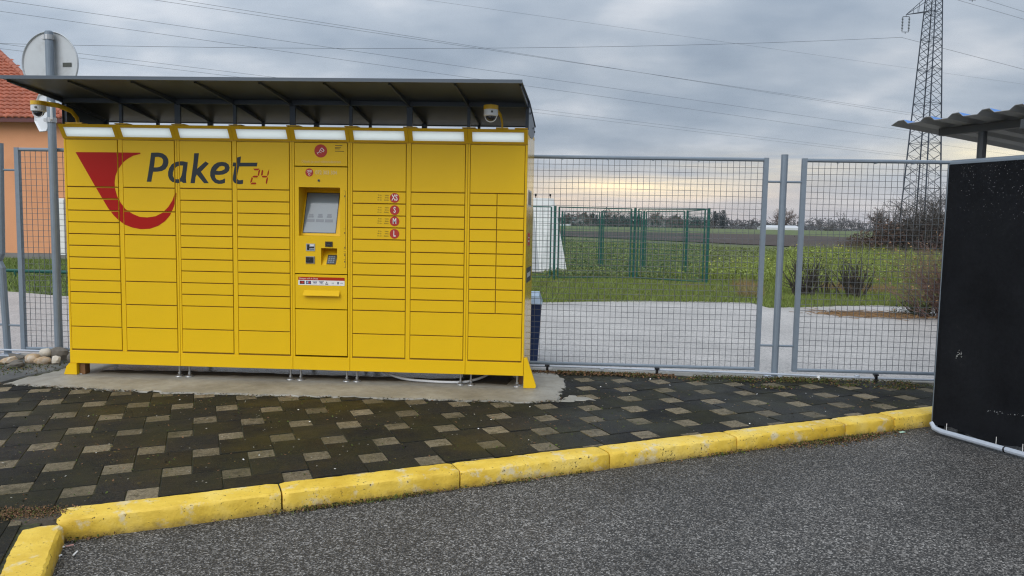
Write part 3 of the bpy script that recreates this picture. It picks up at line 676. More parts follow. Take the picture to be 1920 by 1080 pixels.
# the carcass must be open behind the recesses: it is, the frame box of this column is cut back below
for o in [c for c in lock.children if c.name.startswith('cabinet')]:
    xs = [v.co.x for v in o.data.vertices]
    if min(xs) > 1.9 and max(xs) < 2.7:
        for v in o.data.vertices:
            if DY - .0009 < v.co.y < DY + .0001 and v.co.z > .2 and abs(v.co.x - 2.0) < .0025 or DY - .0009 < v.co.y < DY + .0001 and v.co.z > .2 and abs(v.co.x - 2.5) < .0025: v.co.y += .221
def tilt_quad(mb, x0, x1, za, ya, zb, yb, M, t=.006):
    mb.add([(x0, ya - t, za), (x1, ya - t, za), (x1, yb - t, zb), (x0, yb - t, zb), (x0, ya, za), (x1, ya, za), (x1, yb, zb), (x0, yb, zb)], [(0, 1, 2, 3), (0, 4, 5, 1), (1, 5, 6, 2), (2, 6, 7, 3), (3, 7, 4, 0)], M)
def yback(z): t = (z - 1.276) / (1.684 - 1.276); return .05 + t * .15
mb = MB(); tilt_quad(mb, 2.072, 2.362, 1.297, yback(1.297) - .001, 1.648, yback(1.648) - .001, M_black, .003)
tilt_quad(mb, 2.078, 2.358, 1.302, yback(1.302) - .0045, 1.643, yback(1.643) - .0045, M_screen, .003)
for k in range(3):
    xc = 2.132 + k * .080
    tilt_quad(mb, xc - .034, xc + .034, 1.392, yback(1.392) - .0085, 1.416, yback(1.416) - .0085, M_screenic, .0006)
    for q in range(2): tilt_quad(mb, xc - .022 + q * .004, xc + .022 - q * .004, 1.430 + q * .017, yback(1.43 + q * .017) - .0085, 1.445 + q * .017, yback(1.445 + q * .017) - .0085, M_screenic, .0006)
mb.build('screen', term)
mb = MB()
def y2(z): return .012 + (z - 1.028) / (1.169 - 1.028) * .103
tilt_quad(mb, 2.292, 2.372, 1.034, y2(1.034) - .001, 1.112, y2(1.112) - .001, M_key, .006)
for r_ in range(4):
    for c_ in range(3):
        zz0 = 1.045 + r_ * .0155; xx = 2.302 + c_ * .020; tilt_quad(mb, xx, xx + .015, zz0, y2(zz0) - .0075, zz0 + .011, y2(zz0 + .011) - .0075, M_gal, .002)
mb.build('keypad', term)
mb = MB(); mb.box((2.120, -.004, 1.143), (2.199, .0, 1.207), M_steel, .001); mb.box((2.130, -.0055, 1.152), (2.150, -.0042, 1.200), M_black); mb.box((2.150, -.0055, 1.170), (2.192, -.0042, 1.181), M_black); mb.box((2.156, -.0052, 1.186), (2.190, -.0042, 1.200), M_whitep); mb.box((2.156, -.0052, 1.150), (2.190, -.0042, 1.165), M_screen); mb.build('card_reader', term)
mb = MB(); mb.box((2.118, -.010, 1.037), (2.196, .0, 1.099), M_steel, .003); mb.box((2.122, -.0125, 1.043), (2.188, -.0102, 1.092), M_black, .001); mb.box((2.147, -.0135, 1.067), (2.160, -.0127, 1.071), M_green); mb.build('card_reader', term)
mb = MB(); mb.box((2.286, -.006, 1.182), (2.352, .0, 1.228), M_inkb, .002); mb.box((2.292, -.0075, 1.188), (2.346, -.0062, 1.222), M_black); mb.box((2.301, -.0085, 1.198), (2.330, -.0077, 1.203), M_key); mb.build('scanner_window', term)
mb = MB(); mb.tube([(2.233, -.006, 1.743), (2.233, .0, 1.743)], .0105, M_key, 14); mb.tube([(2.233, -.0075, 1.743), (2.233, -.0062, 1.743)], .005, M_black, 10); mb.build('lock_cylinder', term)
mb = MB()
for za, zb in ((1.336, 1.659), (1.150, 1.336), (1.100, 1.140), (1.007, 1.098)): pass
for za, zb in ((1.3375, 1.659), (1.165, 1.3365), (1.138, 1.147), (1.007, 1.130)):
    mb.box((2.4618, -.0014, za), (2.4638, -.0006, zb), M_inkb)
for zz in (1.659, 1.338, 1.166, 1.147, 1.130, 1.079, 1.007): mb.box((2.446, -.0014, zz - .001), (2.4616, -.0006, zz + .001), M_inkb)
for zz in (1.615, 1.305, 1.180, 1.115, 1.060):
    mb.box((2.452, -.0014, zz - .008), (2.459, -.0006, zz + .006), M_inkb)
mb.build('pointer_marking', term)
mb = MB(); mb.disc((2.151, -.0012, 1.809), .0345, M_rose, 28); 
for sx_, sz_, rr in ((-.012, .010, .009), (.004, .012, .008), (.014, .010, .008), (.0, -.014, .009)):
    for k in range(12):
        a0, a1 = 2 * math.pi * k / 12, 2 * math.pi * (k + 1) / 12
        P = lambda a, r: (2.151 + sx_ + r * math.cos(a), -.0018, 1.809 + sz_ + r * 1.2 * math.sin(a)); mb.add([P(a0, rr), P(a1, rr), P(a1, rr - .003), P(a0, rr - .003)], [(0, 1, 2, 3)], M_white)
mb.build('call_sticker', term); mb = MB(); put_text(mb, '072 303 304', 2.296, 1.809, .046, M_pale, sx=.80, offset=.001); mb.build('phone_lettering', term)
# notice panel prints
npn = [c for c in lock.children if c.name.startswith('notice_panel')][0]
def at(o, p): return p
mb = MB(); mb.disc((2.25, -.0014, 1.991), .055, M_rose, 36)
for q in ([(-.006, .012), (.012, .033), (.036, .010), (.030, -.008), (.018, -.006)],):
    q = [(2.25 + a * .8, 1.991 + b * .8) for a, b in q]
    for i in range(len(q)):
        a, b = Vector(q[i]), Vector(q[(i + 1) % len(q)]); n_ = (b - a).normalized(); n_ = Vector((-n_.y, n_.x)) * .0022
        mb.add([(a.x + n_.x, -.002, a.y + n_.y), (b.x + n_.x, -.002, b.y + n_.y), (b.x - n_.x, -.002, b.y - n_.y), (a.x - n_.x, -.002, a.y - n_.y)], [(0, 1, 2, 3)], M_white)
for a, b in (((-.03, -.024), (-.014, -.008)), ((-.014, -.008), (-.004, .012)), ((-.032, -.012), (-.022, -.03)), ((-.014, -.008), (.006, -.016)), ((.018, .012), (.03, .0))):
    a, b = Vector((2.25 + a[0], 1.991 + a[1])), Vector((2.25 + b[0], 1.991 + b[1])); n_ = (b - a).normalized(); n_ = Vector((-n_.y, n_.x)) * .002
    mb.add([(a.x + n_.x, -.0021, a.y + n_.y), (b.x + n_.x, -.0021, b.y + n_.y), (b.x - n_.x, -.0021, b.y - n_.y), (a.x - n_.x, -.0021, a.y - n_.y)], [(0, 1, 2, 3)], M_white)
mb.build('camera_sticker', lock)
mb = MB(); put_text(mb, 'Objekt je pod videonadzorom', 2.253, 1.901, .033, M_pale, sx=.84); mb.build('notice_lettering', lock)
mb = MB()
for k, w in enumerate((.062, .0, .052, .040, .0, .078)):
    if w: mb.box((2.372, -.0014, 2.036 - k * .0095), (2.372 + w, -.0008, 2.041 - k * .0095), M_inkb)
mb.build('fine_print', lock)
# payment strip
mb = MB(); mb.box((2.052, -.002, .851), (2.454, -.0008, .894), M_white); mb.box((2.052, -.002, .8942), (2.454, -.0008, .921), M_ora); put_text(mb, 'Dostupno od 0 do 24 sata', 2.060, .9075, .018, M_white, y=-.0026, align='LEFT', sx=.85)
mb.box((2.064, -.0026, .860), (2.107, -.0021, .888), M_black); mb.disc((2.079, -.003, .874), .0095, M_ora, 14); mb.disc((2.092, -.0031, .874), .0095, M_rose, 14)
mb.box((2.120, -.0026, .860), (2.163, -.0021, .888), M_navy); mb.disc((2.135, -.003, .874), .0095, M_sky_blue, 14); mb.disc((2.148, -.0031, .874), .0095, M_rose, 14)
for xx in (2.196, 2.252):
    mb.box((xx - .021, -.0026, .884), (xx + .021, -.0021, .888), M_navy); mb.box((xx - .021, -.0026, .859), (xx + .021, -.0021, .8605), M_steel); put_text(mb, 'VISA', xx, .8725, .0165, M_navy, y=-.0027, shear=.2, offset=.0006)
mb.box((2.287, -.0026, .859), (2.312, -.0021, .8675), M_black); mb.disc((2.2995, -.0027, .879), .005, M_black, 10)
put_text(mb, 'jcb', 2.352, .873, .016, M_navy, y=-.0027); put_text(mb, 'AMEX', 2.428, .873, .011, M_navy, y=-.0027); mb.box((2.392, -.0026, .863), (2.404, -.0021, .884), M_navy)
mb.build('payment_sticker', lock)
mb = MB(); mb.add([(2.104, 0, .808), (2.412, 0, .808), (2.416, -.034, .766), (2.098, -.034, .766), (2.416, -.034, .762), (2.098, -.034, .762), (2.412, 0, .800), (2.104, 0, .800)], [(0, 1, 2, 3), (3, 2, 4, 5), (5, 4, 6, 7), (0, 3, 5, 7), (1, 6, 4, 2)], M_yel); mb.build('flap_handle', lock)
# size stickers and their small print
for zc_, s_ in ((1.607, 'XS'), (1.504, 'S'), (1.410, 'M'), (1.304, 'L')):
    mb = MB(); mb.disc((2.883, -.0016, zc_), .041, M_rose, 30); put_text(mb, s_, 2.883, zc_, .070, M_white, y=-.0022, sx=.62, offset=.0012); mb.build('size_sticker', lock)
    mb = MB()
    for k, (a, b) in enumerate((('8 cm', 'visina'), ('44 cm', 'širina'), ('61 cm', 'dubina'))):
        put_text(mb, a, 2.772, zc_ + .020 - k * .0195, .0165, M_inkb, align='RIGHT', sx=.85); put_text(mb, b, 2.832, zc_ + .020 - k * .0195, .0165, M_inkb, align='RIGHT', sx=.9)
    mb.build('size_lettering', lock)
# ---- prints that run across several doors: cut to each door and to the stile between
def printed(name, loops_list, M):
    mb = MB()
    rects = [(d[0] + .002, d[1] - .002, d[2] + .002, d[3] - .002, -.0016) for d in DOORS] + [(k * .5 - .0165, k * .5 + .0165, .24, ZT, .0022) for k in range(0, 8)]
    for loops in loops_list:
        flat = [p for lp in loops for p in lp]
        tris = tessellate_polygon([[Vector((p[0], p[1], 0)) for p in lp] for lp in loops])
        x0, x1 = min(p[0] for p in flat), max(p[0] for p in flat); z0, z1 = min(p[1] for p in flat), max(p[1] for p in flat)
        for r_ in rects:
            if r_[1] < x0 or r_[0] > x1 or r_[3] < z0 or r_[2] > z1: continue
            for t in tris:
                q = clip_rect([flat[i] for i in t], *r_[:4])
                if len(q) >= 3: mb.add([(a, r_[4], b) for a, b in q], [tuple(range(len(q)))], M)
    return mb.build(name, lock)
LETTERS = [[[(0.7764, 1.9566), (0.839, 1.9588), (0.877, 1.952), (0.9078, 1.9323), (0.9247, 1.9058), (0.9268, 1.8758), (0.9182, 1.8455), (0.8986, 1.8184), (0.867, 1.8028), (0.8321, 1.7966), (0.7903, 1.795), (0.7788, 1.7461), (0.7728, 1.7097), (0.732, 1.7091), (0.7444, 1.7658), (0.7623, 1.8667)], [(0.8104, 1.9203), (0.8382, 1.922), (0.8659, 1.915), (0.8794, 1.8985), (0.8796, 1.8751), (0.8697, 1.8515), (0.8468, 1.8361), (0.8224, 1.8324), (0.7974, 1.832), (0.8042, 1.874)]], [[(1.0956, 1.8798), (1.0915, 1.8447), (1.0818, 1.7843), (1.0776, 1.744), (1.0804, 1.7044), (1.0526, 1.704), (1.0338, 1.7165), (1.0109, 1.701), (0.9867, 1.704), (0.9555, 1.7119), (0.9333, 1.7317), (0.9218, 1.7617), (0.9224, 1.7953), (0.9335, 1.829), (0.955, 1.8594), (0.9831, 1.8782), (1.0179, 1.8871), (1.056, 1.8876)], [(1.0553, 1.8515), (1.0207, 1.851), (0.9927, 1.8399), (0.9732, 1.8162), (0.964, 1.7892), (0.9635, 1.7624), (0.9735, 1.7424), (0.9907, 1.7353), (1.0115, 1.7346), (1.0291, 1.7466), (1.0399, 1.7669), (1.0475, 1.8039)]], [[(1.154, 1.9574), (1.1954, 1.958), (1.1876, 1.9028), (1.1777, 1.8259), (1.2513, 1.8897), (1.2803, 1.8714), (1.2102, 1.8012), (1.2778, 1.7052), (1.2363, 1.7045), (1.1734, 1.7773), (1.1627, 1.7553), (1.1549, 1.7032), (1.1168, 1.7026), (1.1302, 1.7783), (1.1458, 1.8789)]], [[(1.42, 1.7492), (1.4194, 1.7107), (1.3917, 1.7019), (1.3606, 1.7008), (1.3297, 1.7093), (1.3041, 1.7341), (1.2908, 1.7673), (1.2913, 1.8008), (1.304, 1.8377), (1.3268, 1.8648), (1.3563, 1.8819), (1.3943, 1.8874), (1.4286, 1.8829), (1.4525, 1.8666), (1.4618, 1.84), (1.4552, 1.8132), (1.4361, 1.7946), (1.4031, 1.7807), (1.3686, 1.7769), (1.3324, 1.7773), (1.3338, 1.758), (1.3474, 1.7381), (1.3714, 1.7311), (1.3956, 1.7355)], [(1.3415, 1.8132), (1.3556, 1.8301), (1.373, 1.8471), (1.3938, 1.8541), (1.4144, 1.8494), (1.4211, 1.8361), (1.4141, 1.8227), (1.3933, 1.814), (1.3691, 1.8086)]], [[(1.5202, 1.9241), (1.5616, 1.9364), (1.5541, 1.883), (1.704, 1.8852), (1.6979, 1.8535), (1.5434, 1.8512), (1.5289, 1.791), (1.5233, 1.7542), (1.5335, 1.7359), (1.5506, 1.7345), (1.5765, 1.7383), (1.5761, 1.7048), (1.5468, 1.701), (1.5159, 1.7039), (1.4936, 1.7169), (1.4853, 1.7402), (1.4892, 1.777), (1.5039, 1.8507), (1.486, 1.8521), (1.4905, 1.8838), (1.5163, 1.8841)]]]
DIGITS = [[(1.6668, 1.8347), (1.72, 1.8355), (1.7095, 1.8204), (1.6769, 1.8199)], [(1.725, 1.8306), (1.7267, 1.8206), (1.7142, 1.7738), (1.704, 1.7786), (1.7112, 1.8137)], [(1.6593, 1.7679), (1.6696, 1.7754), (1.7022, 1.7759), (1.7073, 1.7687), (1.6987, 1.7602), (1.666, 1.7597)], [(1.6523, 1.7628), (1.6626, 1.7563), (1.6536, 1.7228), (1.6381, 1.7125), (1.6435, 1.736)], [(1.6414, 1.7042), (1.6536, 1.7168), (1.6879, 1.7173), (1.693, 1.7084), (1.6843, 1.7015), (1.6431, 1.7009)], [(1.7421, 1.8275), (1.754, 1.8177), (1.7469, 1.7809), (1.7331, 1.7757), (1.7368, 1.8041)], [(1.7399, 1.7692), (1.7468, 1.7759), (1.7811, 1.7764), (1.7879, 1.7699), (1.781, 1.7614), (1.7467, 1.7609)], [(1.8055, 1.8318), (1.8, 1.7884), (1.7914, 1.7749), (1.7863, 1.7799), (1.7916, 1.8083)], [(1.7895, 1.7632), (1.7953, 1.7617), (1.7875, 1.7215), (1.7787, 1.7047), (1.773, 1.7146), (1.7791, 1.7481)]]
HORN = [(0.108, 1.9521), (0.3501, 1.9546), (0.68, 1.9555), (0.6834, 1.9449), (0.6165, 1.9283), (0.5639, 1.8991), (0.5185, 1.8628), (0.4801, 1.8123), (0.4563, 1.7547), (0.4474, 1.6973), (0.4518, 1.6399), (0.4667, 1.5827), (0.4951, 1.5256), (0.5385, 1.4724), (0.5972, 1.4338), (0.6636, 1.4076), (0.7305, 1.4037), (0.8051, 1.4159), (0.8651, 1.4458), (0.918, 1.497), (0.9562, 1.555), (0.9812, 1.6235), (0.9906, 1.6129), (0.9859, 1.5627), (0.9662, 1.4978), (0.9314, 1.4254), (0.8859, 1.3741), (0.8256, 1.3334), (0.7507, 1.3067), (0.6686, 1.3015), (0.5943, 1.3146), (0.5277, 1.3386), (0.4763, 1.3738), (0.4325, 1.4164), (0.4036, 1.452), (0.3819, 1.4804), (0.2677, 1.6729), (0.1824, 1.8222)]

printed('horn_emblem', [[HORN]], M_red); printed('name_lettering', LETTERS, M_ink); printed('digit_lettering', [[s_] for s_ in DIGITS], M_ora)
# ---- slanted header with a lamp over each column
for k in range(8):
    x0, x1 = k * .5 + .001, k * .5 + .499
    mb = MB(); zt_, zb_ = 2.182, 2.0695; yt_, yb_ = -.072, -.004
    P = lambda x, t, d=0.0: (x, yb_ + (yt_ - yb_) * t + d, zb_ + (zt_ - zb_) * t)
    l0, l1, t0_, t1_ = x0 + .036, x1 - .030, .13, .80
    o8 = [P(x0, 0), P(x1, 0), P(x1, 1), P(x0, 1)]; i8 = [P(l0, t0_), P(l1, t0_), P(l1, t1_), P(l0, t1_)]; j8 = [P(l0, t0_, .010), P(l1, t0_, .010), P(l1, t1_, .010), P(l0, t1_, .010)]
    mb.add(o8 + i8 + j8, [(0, 1, 5, 4), (1, 2, 6, 5), (2, 3, 7, 6), (3, 0, 4, 7), (4, 5, 9, 8), (5, 6, 10, 9), (6, 7, 11, 10), (7, 4, 8, 11)], M_yel2)
    mb.add([P(x0, 1), P(x1, 1), (x1, .30, 2.196), (x0, .30, 2.196), (x1, .005, zb_), (x0, .005, zb_), (x1, .30, zb_), (x0, .30, zb_), P(x0, 0), P(x1, 0)], [(0, 1, 2, 3), (2, 6, 7, 3), (0, 3, 7, 8), (1, 9, 6, 2), (8, 9, 6, 7)], M_yel2)
    h = skew(mb.build('lamp_header', lock))
    mb = MB(); mb.add([P(l0 + .001, t0_ + .01, .006), P(l1 - .001, t0_ + .01, .006), P(l1 - .001, t1_ - .01, .006), P(l0 + .001, t1_ - .01, .006)], [(0, 1, 2, 3)], M_lamp); mb.build('lamp_diffuser', h)
mb = MB(); mb.box((.0, .301, 2.165), (4.0, DEP, 2.195), M_yel2)
for k in range(9):
    xx = max(.06, min(3.94, k * .5)); mb.box((xx - .055, .02, 2.1965), (xx + .055, .10, 2.206), M_yel2)
skew(mb.build('top_cover', lock))
# side panels of the cabinet with their notices
def side_x(y): return 4.0 - .0012 + SH * max(y, 0) + .0015
def side_quad(mb, ya, yb, za, zb, M, e=.0006): mb.add([(side_x(ya) + e, ya, za), (side_x(yb) + e, yb, za), (side_x(yb) + e, yb, zb), (side_x(ya) + e, ya, zb)], [(0, 1, 2, 3)], M)
mb = MB(); V = [(side_x(y) - .001, y, z) for y in (.004, DEP) for z in (ZB, ZT + .1)]; mb.add(V + [(v[0] + .0013, v[1], v[2]) for v in V], [(4, 6, 7, 5), (0, 4, 5, 1), (2, 3, 7, 6), (0, 2, 6, 4), (1, 5, 7, 3)], M_yels); mb.build('side_panel', lock)
mb = MB(); side_quad(mb, .12, .45, 1.56, 1.70, M_signb); side_quad(mb, .15, .42, 1.575, 1.685, M_key, .0012); mb.build('rating_plate', lock)
mb = MB(); side_quad(mb, .15, .36, 1.22, 1.33, M_rose); side_quad(mb, .20, .31, 1.285, 1.295, M_white, .0012); side_quad(mb, .20, .31, 1.255, 1.265, M_white, .0012); mb.build('warning_sticker', lock)
mb = MB(); side_quad(mb, .10, .55, .90, 1.03, M_ink); side_quad(mb, .16, .48, .945, .985, M_signb, .0012); mb.build('dark_sticker', lock)
# ---- feet and end brackets
def foot(x, y, zt_=.118):
    mb = MB(); mb.tube([(x, y, .026), (x, y, zt_)], .0085, M_steel, 8); mb.tube([(x, y, .0105), (x, y, .016), (x, y, .030)], .02, M_steel, 14, radii=[.036, .034, .010]); mb.tube([(x, y, .036), (x, y, .046)], .015, M_steel, 6); mb.build('foot', lock)
for c in (1.0, 2.0, 2.5, 3.5):
    foot(c - .045, .07); foot(c + .045, .07)
for x in (.07, 3.945): foot(x, .06)
for c in (.07, 1.0, 2.0, 2.5, 3.5, 3.945): foot(c, DEP - .08)
for x, s in ((4.0, 1), (0.0, -1)):
    mb = MB(); top = .268 if s > 0 else .150
    mb.prism([(x + s * .003, .012), (x + s * .105, .012), (x + s * .110, .03), (x + s * .030, top), (x + s * .003, top)] if s > 0 else [(-.003, .114), (-.030, .085), (-.055, .012), (.062, .012), (.062, .1125), (-.003, .1125)], 1, -.004, .055, M_yel)
    mb.build('end_bracket', lock)
mb = MB(); mb.box((.068, .03, .012), (.118, .10, .112), M_leg); mb.build('post_leg', lock)
mb = MB(); mb.box((3.955, .15, .012), (3.99, .40, .112), M_leg); mb.build('post_leg', lock)
# ---- canopy
can = None
def cz(y): # underside, arched in section
    return 2.411 - .058 * y if y < 0 else 2.411 - .165 * y - .04 * y * y
ys = [-.70 + k * (1.32 / 16) for k in range(17)]
mb = MB(); V = []; F = []
CX0, CX1 = -.012, 4.012
for y in ys:
    V += [(CX0 + SH * y, y, cz(y)), (CX1 + SH * y, y, cz(y)), (CX0 + SH * y, y, cz(y) + .006), (CX1 + SH * y, y, cz(y) + .006)]
for i in range(16):
    a = 4 * i; b = a + 4; F += [(a, a + 1, b + 1, b), (a + 2, b + 2, b + 3, a + 3), (a, b, b + 2, a + 2), (a + 1, a + 3, b + 3, b + 1)]
F += [(0, 2, 3, 1), (64, 65, 67, 66)]
mb.add(V, F, M_can); can = mb.build('canopy', lock, smooth=False)
mb = MB(); y = -.70; mb.box((CX0 + SH * y - .002, y - .014, cz(y) - .014), (CX1 + SH * y + .002, y - .001, cz(y) + .012), M_canf); mb.build('front_trim', can)
mb = MB(); y = .618; mb.box((CX0 + SH * y, y, cz(y) - .006), (CX1 + SH * y, y + .02, cz(y) + .01), M_can); mb.build('rear_trim', can)
mb = MB(); mb.box((CX0, -.012, cz(0) - .040), (CX1, .020, cz(0) - .003), M_can); mb.build('purlin', can)
for k in range(9):
    xb = min(max(k * .5, .012), 3.988); V = []; F = []; n_ = len(ys) - 1
    yy = [y for y in ys if -.69 <= y <= .6]
    for y in yy:
        dpt = .012 + .030 * max(0.0, 1 - abs(y) / .66)
        for ex in (-.007, .007): V += [(xb + ex + SH * y, y, cz(y) - .001), (xb + ex + SH * y, y, cz(y) - .001 - dpt)]
    for i in range(len(yy) - 1):
        a = 4 * i; b = a + 4; F += [(a, b, b + 1, a + 1), (a + 2, a + 3, b + 3, b + 2), (a + 1, b + 1, b + 3, a + 3)]
    mb = MB(); mb.add(V, F, M_can); mb.build('rib', can)
    wide = .024 if k in (2, 4, 6) else .0125
    mb = MB(); mb.box((xb - wide, .021, 2.19), (xb + wide, .045, cz(.03) - .004), M_can); mb.build('post', can)
    xr = xb + SH * .58
    mb = MB(); mb.box((xr - wide, .57, 2.19), (xr + wide, .594, cz(.58) - .004), M_can); mb.build('post', can)
for xb, s in ((0.0, -1), (4.0, 1)):
    mb = MB(); V = []; e0, e1 = (xb + s * .001, xb + s * .004)
    yy = [.0 + k * .06 for k in range(11)]
    for y in yy:
        for ex in (e0, e1): V += [(ex + SH * y, y, cz(y) - .003), (ex + SH * y, y, 2.15 if y < .35 else 2.15 + (y - .35) * .25)]
    F = []
    for i in range(10):
        a = 4 * i; b = a + 4; F += [(a, b, b + 1, a + 1), (a + 2, a + 3, b + 3, b + 2), (a, a + 2, b + 2, b), (a + 1, b + 1, b + 3, a + 3)]
    F += [(0, 1, 3, 2), (40, 42, 43, 41)]
    mb.add(V, F, M_canf if s > 0 else M_can)
    for y, zz in ((.06, 2.33), (.22, 2.36), (.40, 2.25), (.57, 2.24), (.57, 2.30)):
        mb.tube([(e1 + SH * y, y, zz), (e1 + SH * y + s * .008, y, zz)], .009, M_black, 6)
    mb.build('side_plate', can)
# ---- dome cameras on curved arms
for base, cp in (((3.785, -.02, 2.195), (3.708, -.25, 2.290)), ((.150, -.02, 2.195), (-.035, -.25, 2.285))):
    bx, by, bz = base; cx_, cy_, cz_ = cp
    mb = MB(); mb.tube([(bx, by, bz - .01), (bx, by - .01, bz + .04), (bx - (bx - cx_) * .12, by - .05, bz + .095), (bx - (bx - cx_) * .45, by - .13, bz + .128), (cx_ + .01, cy_ + .02, cz_ + .045), (cx_, cy_, cz_ + .045)], .024, M_yel2, 8, flat=.35); mb.box((bx - .05, by - .03, 2.186), (bx + .05, by + .06, 2.199), M_yel2)
    arm = mb.build('camera_arm', lock)
    mb = MB(); mb.tube([(cx_, cy_, cz_ + .022), (cx_, cy_, cz_ + .055)], .059, M_yel2, 24); mb.build('camera_cap', arm)
    mb = MB(); mb.tube([(cx_, cy_, cz_ - .030), (cx_, cy_, cz_ - .024), (cx_, cy_, cz_ + .0215)], .058, M_whitep, 24, radii=[.050, .057, .057]); mb.box((cx_ + .005, cy_ - .0585, cz_ - .008), (cx_ + .022, cy_ - .0565, cz_ + .008), M_key); mb.build('camera_housing', arm)
    mb = MB(); rr = .042
    mb.tube([(cx_, cy_, cz_ - .030 - rr * math.sin(a) * .95) for a in (0, .35, .7, 1.05, 1.35, 1.5)], rr, M_dome, 20, radii=[rr * math.cos(a) for a in (0, .35, .7, 1.05, 1.35, 1.5)]); mb.build('camera_dome', arm, smooth=True)
    mb = MB(); mb.tube([(cx_ + (rr + .004) * math.cos(a), cy_ - .012, cz_ - .030 - (rr + .004) * math.sin(a)) for a in [math.pi * k / 14 for k in range(15)]], .0035, M_whitep, 6); mb.build('dome_ring', arm)
# ---- power cable hanging out below
mb = MB(); pts = [(2.55, .40, .118), (2.70, .30, .070), (2.92, .17, .028), (3.18, .10, .024), (3.38, .09, .024), (3.52, .13, .028), (3.66, .24, .060), (3.76, .34, .118)]
def smooth_pts(p, n=6):
    out = []
    P = [Vector(q) for q in p]; P = [P[0] * 2 - P[1]] + P + [P[-1] * 2 - P[-2]]
    for i in range(1, len(P) - 2):
        for k in range(n):
            t = k / n; a, b, c, d = P[i - 1], P[i], P[i + 1], P[i + 2]
            out.append(.5 * ((2 * b) + (c - a) * t + (2 * a - 5 * b + 4 * c - d) * t * t + (3 * b - a - 3 * c + d) * t ** 3))
    out.append(P[-2]); return out
mb.tube(smooth_pts(pts), .0115, M_whitep, 8); tag(mb.build('power_cable', smooth=True), 'pale power cable looped on the concrete below the yellow parcel locker', 'cable')
mb = MB(); mb.tube(smooth_pts([(3.30, .5, .112), (3.40, .45, .06), (3.50, .44, .04), (3.62, .48, .112)]), .007, M_key, 8); tag(mb.build('grey_cable', smooth=True), 'short dark grey cable curling under the parcel locker base', 'cable')

# ================================================================== GREY MESH FENCE
FY = 0.85
fence = empty('mesh_fence', (3, FY, 0)); fence.location = (0, 0, 0)
tag(fence, 'grey tube framed wire mesh fence behind the yellow parcel locker', 'fence')
def wires(x0, x1, z0, z1, y, sp, r, name, parent, M, jit=.0022, seed=3):
    rnd = np.random.default_rng(seed); V = []; F = []
    def bar(P):
        nonlocal V, F
        b = len(V); n = len(P)
        for p in P:
            for s_, t_ in ((-1, -1), (1, -1), (1, 1), (-1, 1)):
                if P[0][0] == P[-1][0] or abs(P[0][2] - P[-1][2]) > .5: V.append((p[0] + s_ * r, p[1] + t_ * r, p[2]))
                else: V.append((p[0], p[1] + t_ * r, p[2] + s_ * r))
        for i in range(n - 1):
            for k in range(4): a = b + i * 4; F.append((a + k, a + (k + 1) % 4, a + 4 + (k + 1) % 4, a + 4 + k))
    nx = int((x1 - x0) / sp); nz = int((z1 - z0) / sp)
    for i in range(1, nx + 1):
        x = x0 + i * (x1 - x0) / (nx + 1); w = rnd.normal(0, jit, 6)
        bar([(x + w[k], y - r, z0 + (z1 - z0) * k / 5) for k in range(6)])
    for j in range(1, nz + 1):
        z = z0 + j * (z1 - z0) / (nz + 1); w = rnd.normal(0, jit, 9)
        bar([(x0 + (x1 - x0) * k / 8, y + r, z + w[k]) for k in range(9)])
    return np_mesh(name, V, F, M, parent)
def panel(x0, x1, z0=.062, z1=2.062, tw=.021, seed=1):
    mb = MB()
    mb.box((x0 - tw, FY - tw, z0), (x0 + tw, FY + tw, z1), M_gal); mb.box((x1 - tw, FY - tw, z0), (x1 + tw, FY + tw, z1), M_gal)
    mb.tube([(x0 + tw, FY, z1 - .018), (x1 - tw, FY, z1 - .018)], .0185, M_gal, 8); mb.tube([(x0 + tw, FY, z0 + .016), (x1 - tw, FY, z0 + .016)], .016, M_gal, 8)
    fr = mb.build('panel_frame', fence)
    wires(x0 + tw, x1 - tw, z0 + .03, z1 - .034, FY, .0555, .0018, 'wire_mesh', fr, M_wire, seed=seed)
    if x1 > 3:      # small clamps along the top rail
        mb = MB()
        for k in range(7): xx = x0 + .3 + k * (x1 - x0 - .5) / 7; mb.box((xx, FY - .022, z1 - .04), (xx + .015, FY + .022, z1 - .034), M_gal)
        mb.build('mesh_clip', fr)
panel(-1.032, 2.36, seed=1); panel(2.72, 6.187, seed=2); panel(6.537, 9.4, seed=3); panel(-3.6, -1.37, seed=4)
def bar_conn(xa, xb, z):
    mb = MB(); mb.tube([(xa, FY, z), (xb, FY, z)], .011, M_gal, 8); mb.build('connector_bar', fence)
def fpost(pts, r=.031):
    mb = MB(); mb.tube(pts, r, M_gal, 12); p = pts[-1]; b = pts[0]
    mb.tube([(p[0], p[1], p[2]), (p[0], p[1], p[2] + .006)], r + .001, M_gal, 12); o = mb.build('post', fence, smooth=False)
    mb = MB(); mb.box((b[0] - .085, b[1] - .07, .004), (b[0] + .085, b[1] + .07, .014), M_pipe); 
    for sx_ in (-1, 1): mb.tube([(b[0] + sx_ * .062, b[1] - .05, .014), (b[0] + sx_ * .062, b[1] - .05, .026)], .009, M_steel, 6)
    mb.build('base_plate', o)
fpost([(6.355, FY, .012), (6.355, FY, 2.088)]); fpost([(2.54, FY, .012), (2.54, FY, 2.088)])
fpost([(-1.203, FY, .012), (-1.232, FY, .88), (-1.262, FY, .945), (-1.232, FY, 1.02), (-1.208, FY, 2.095)], .033)
for z in (1.843, .305):
    bar_conn(6.2085, 6.327, z); bar_conn(6.383, 6.515, z); bar_conn(2.382, 2.512, z); bar_conn(2.568, 2.698, z); bar_conn(-1.348, -1.24, z + .005); bar_conn(-1.18, -1.054, z)
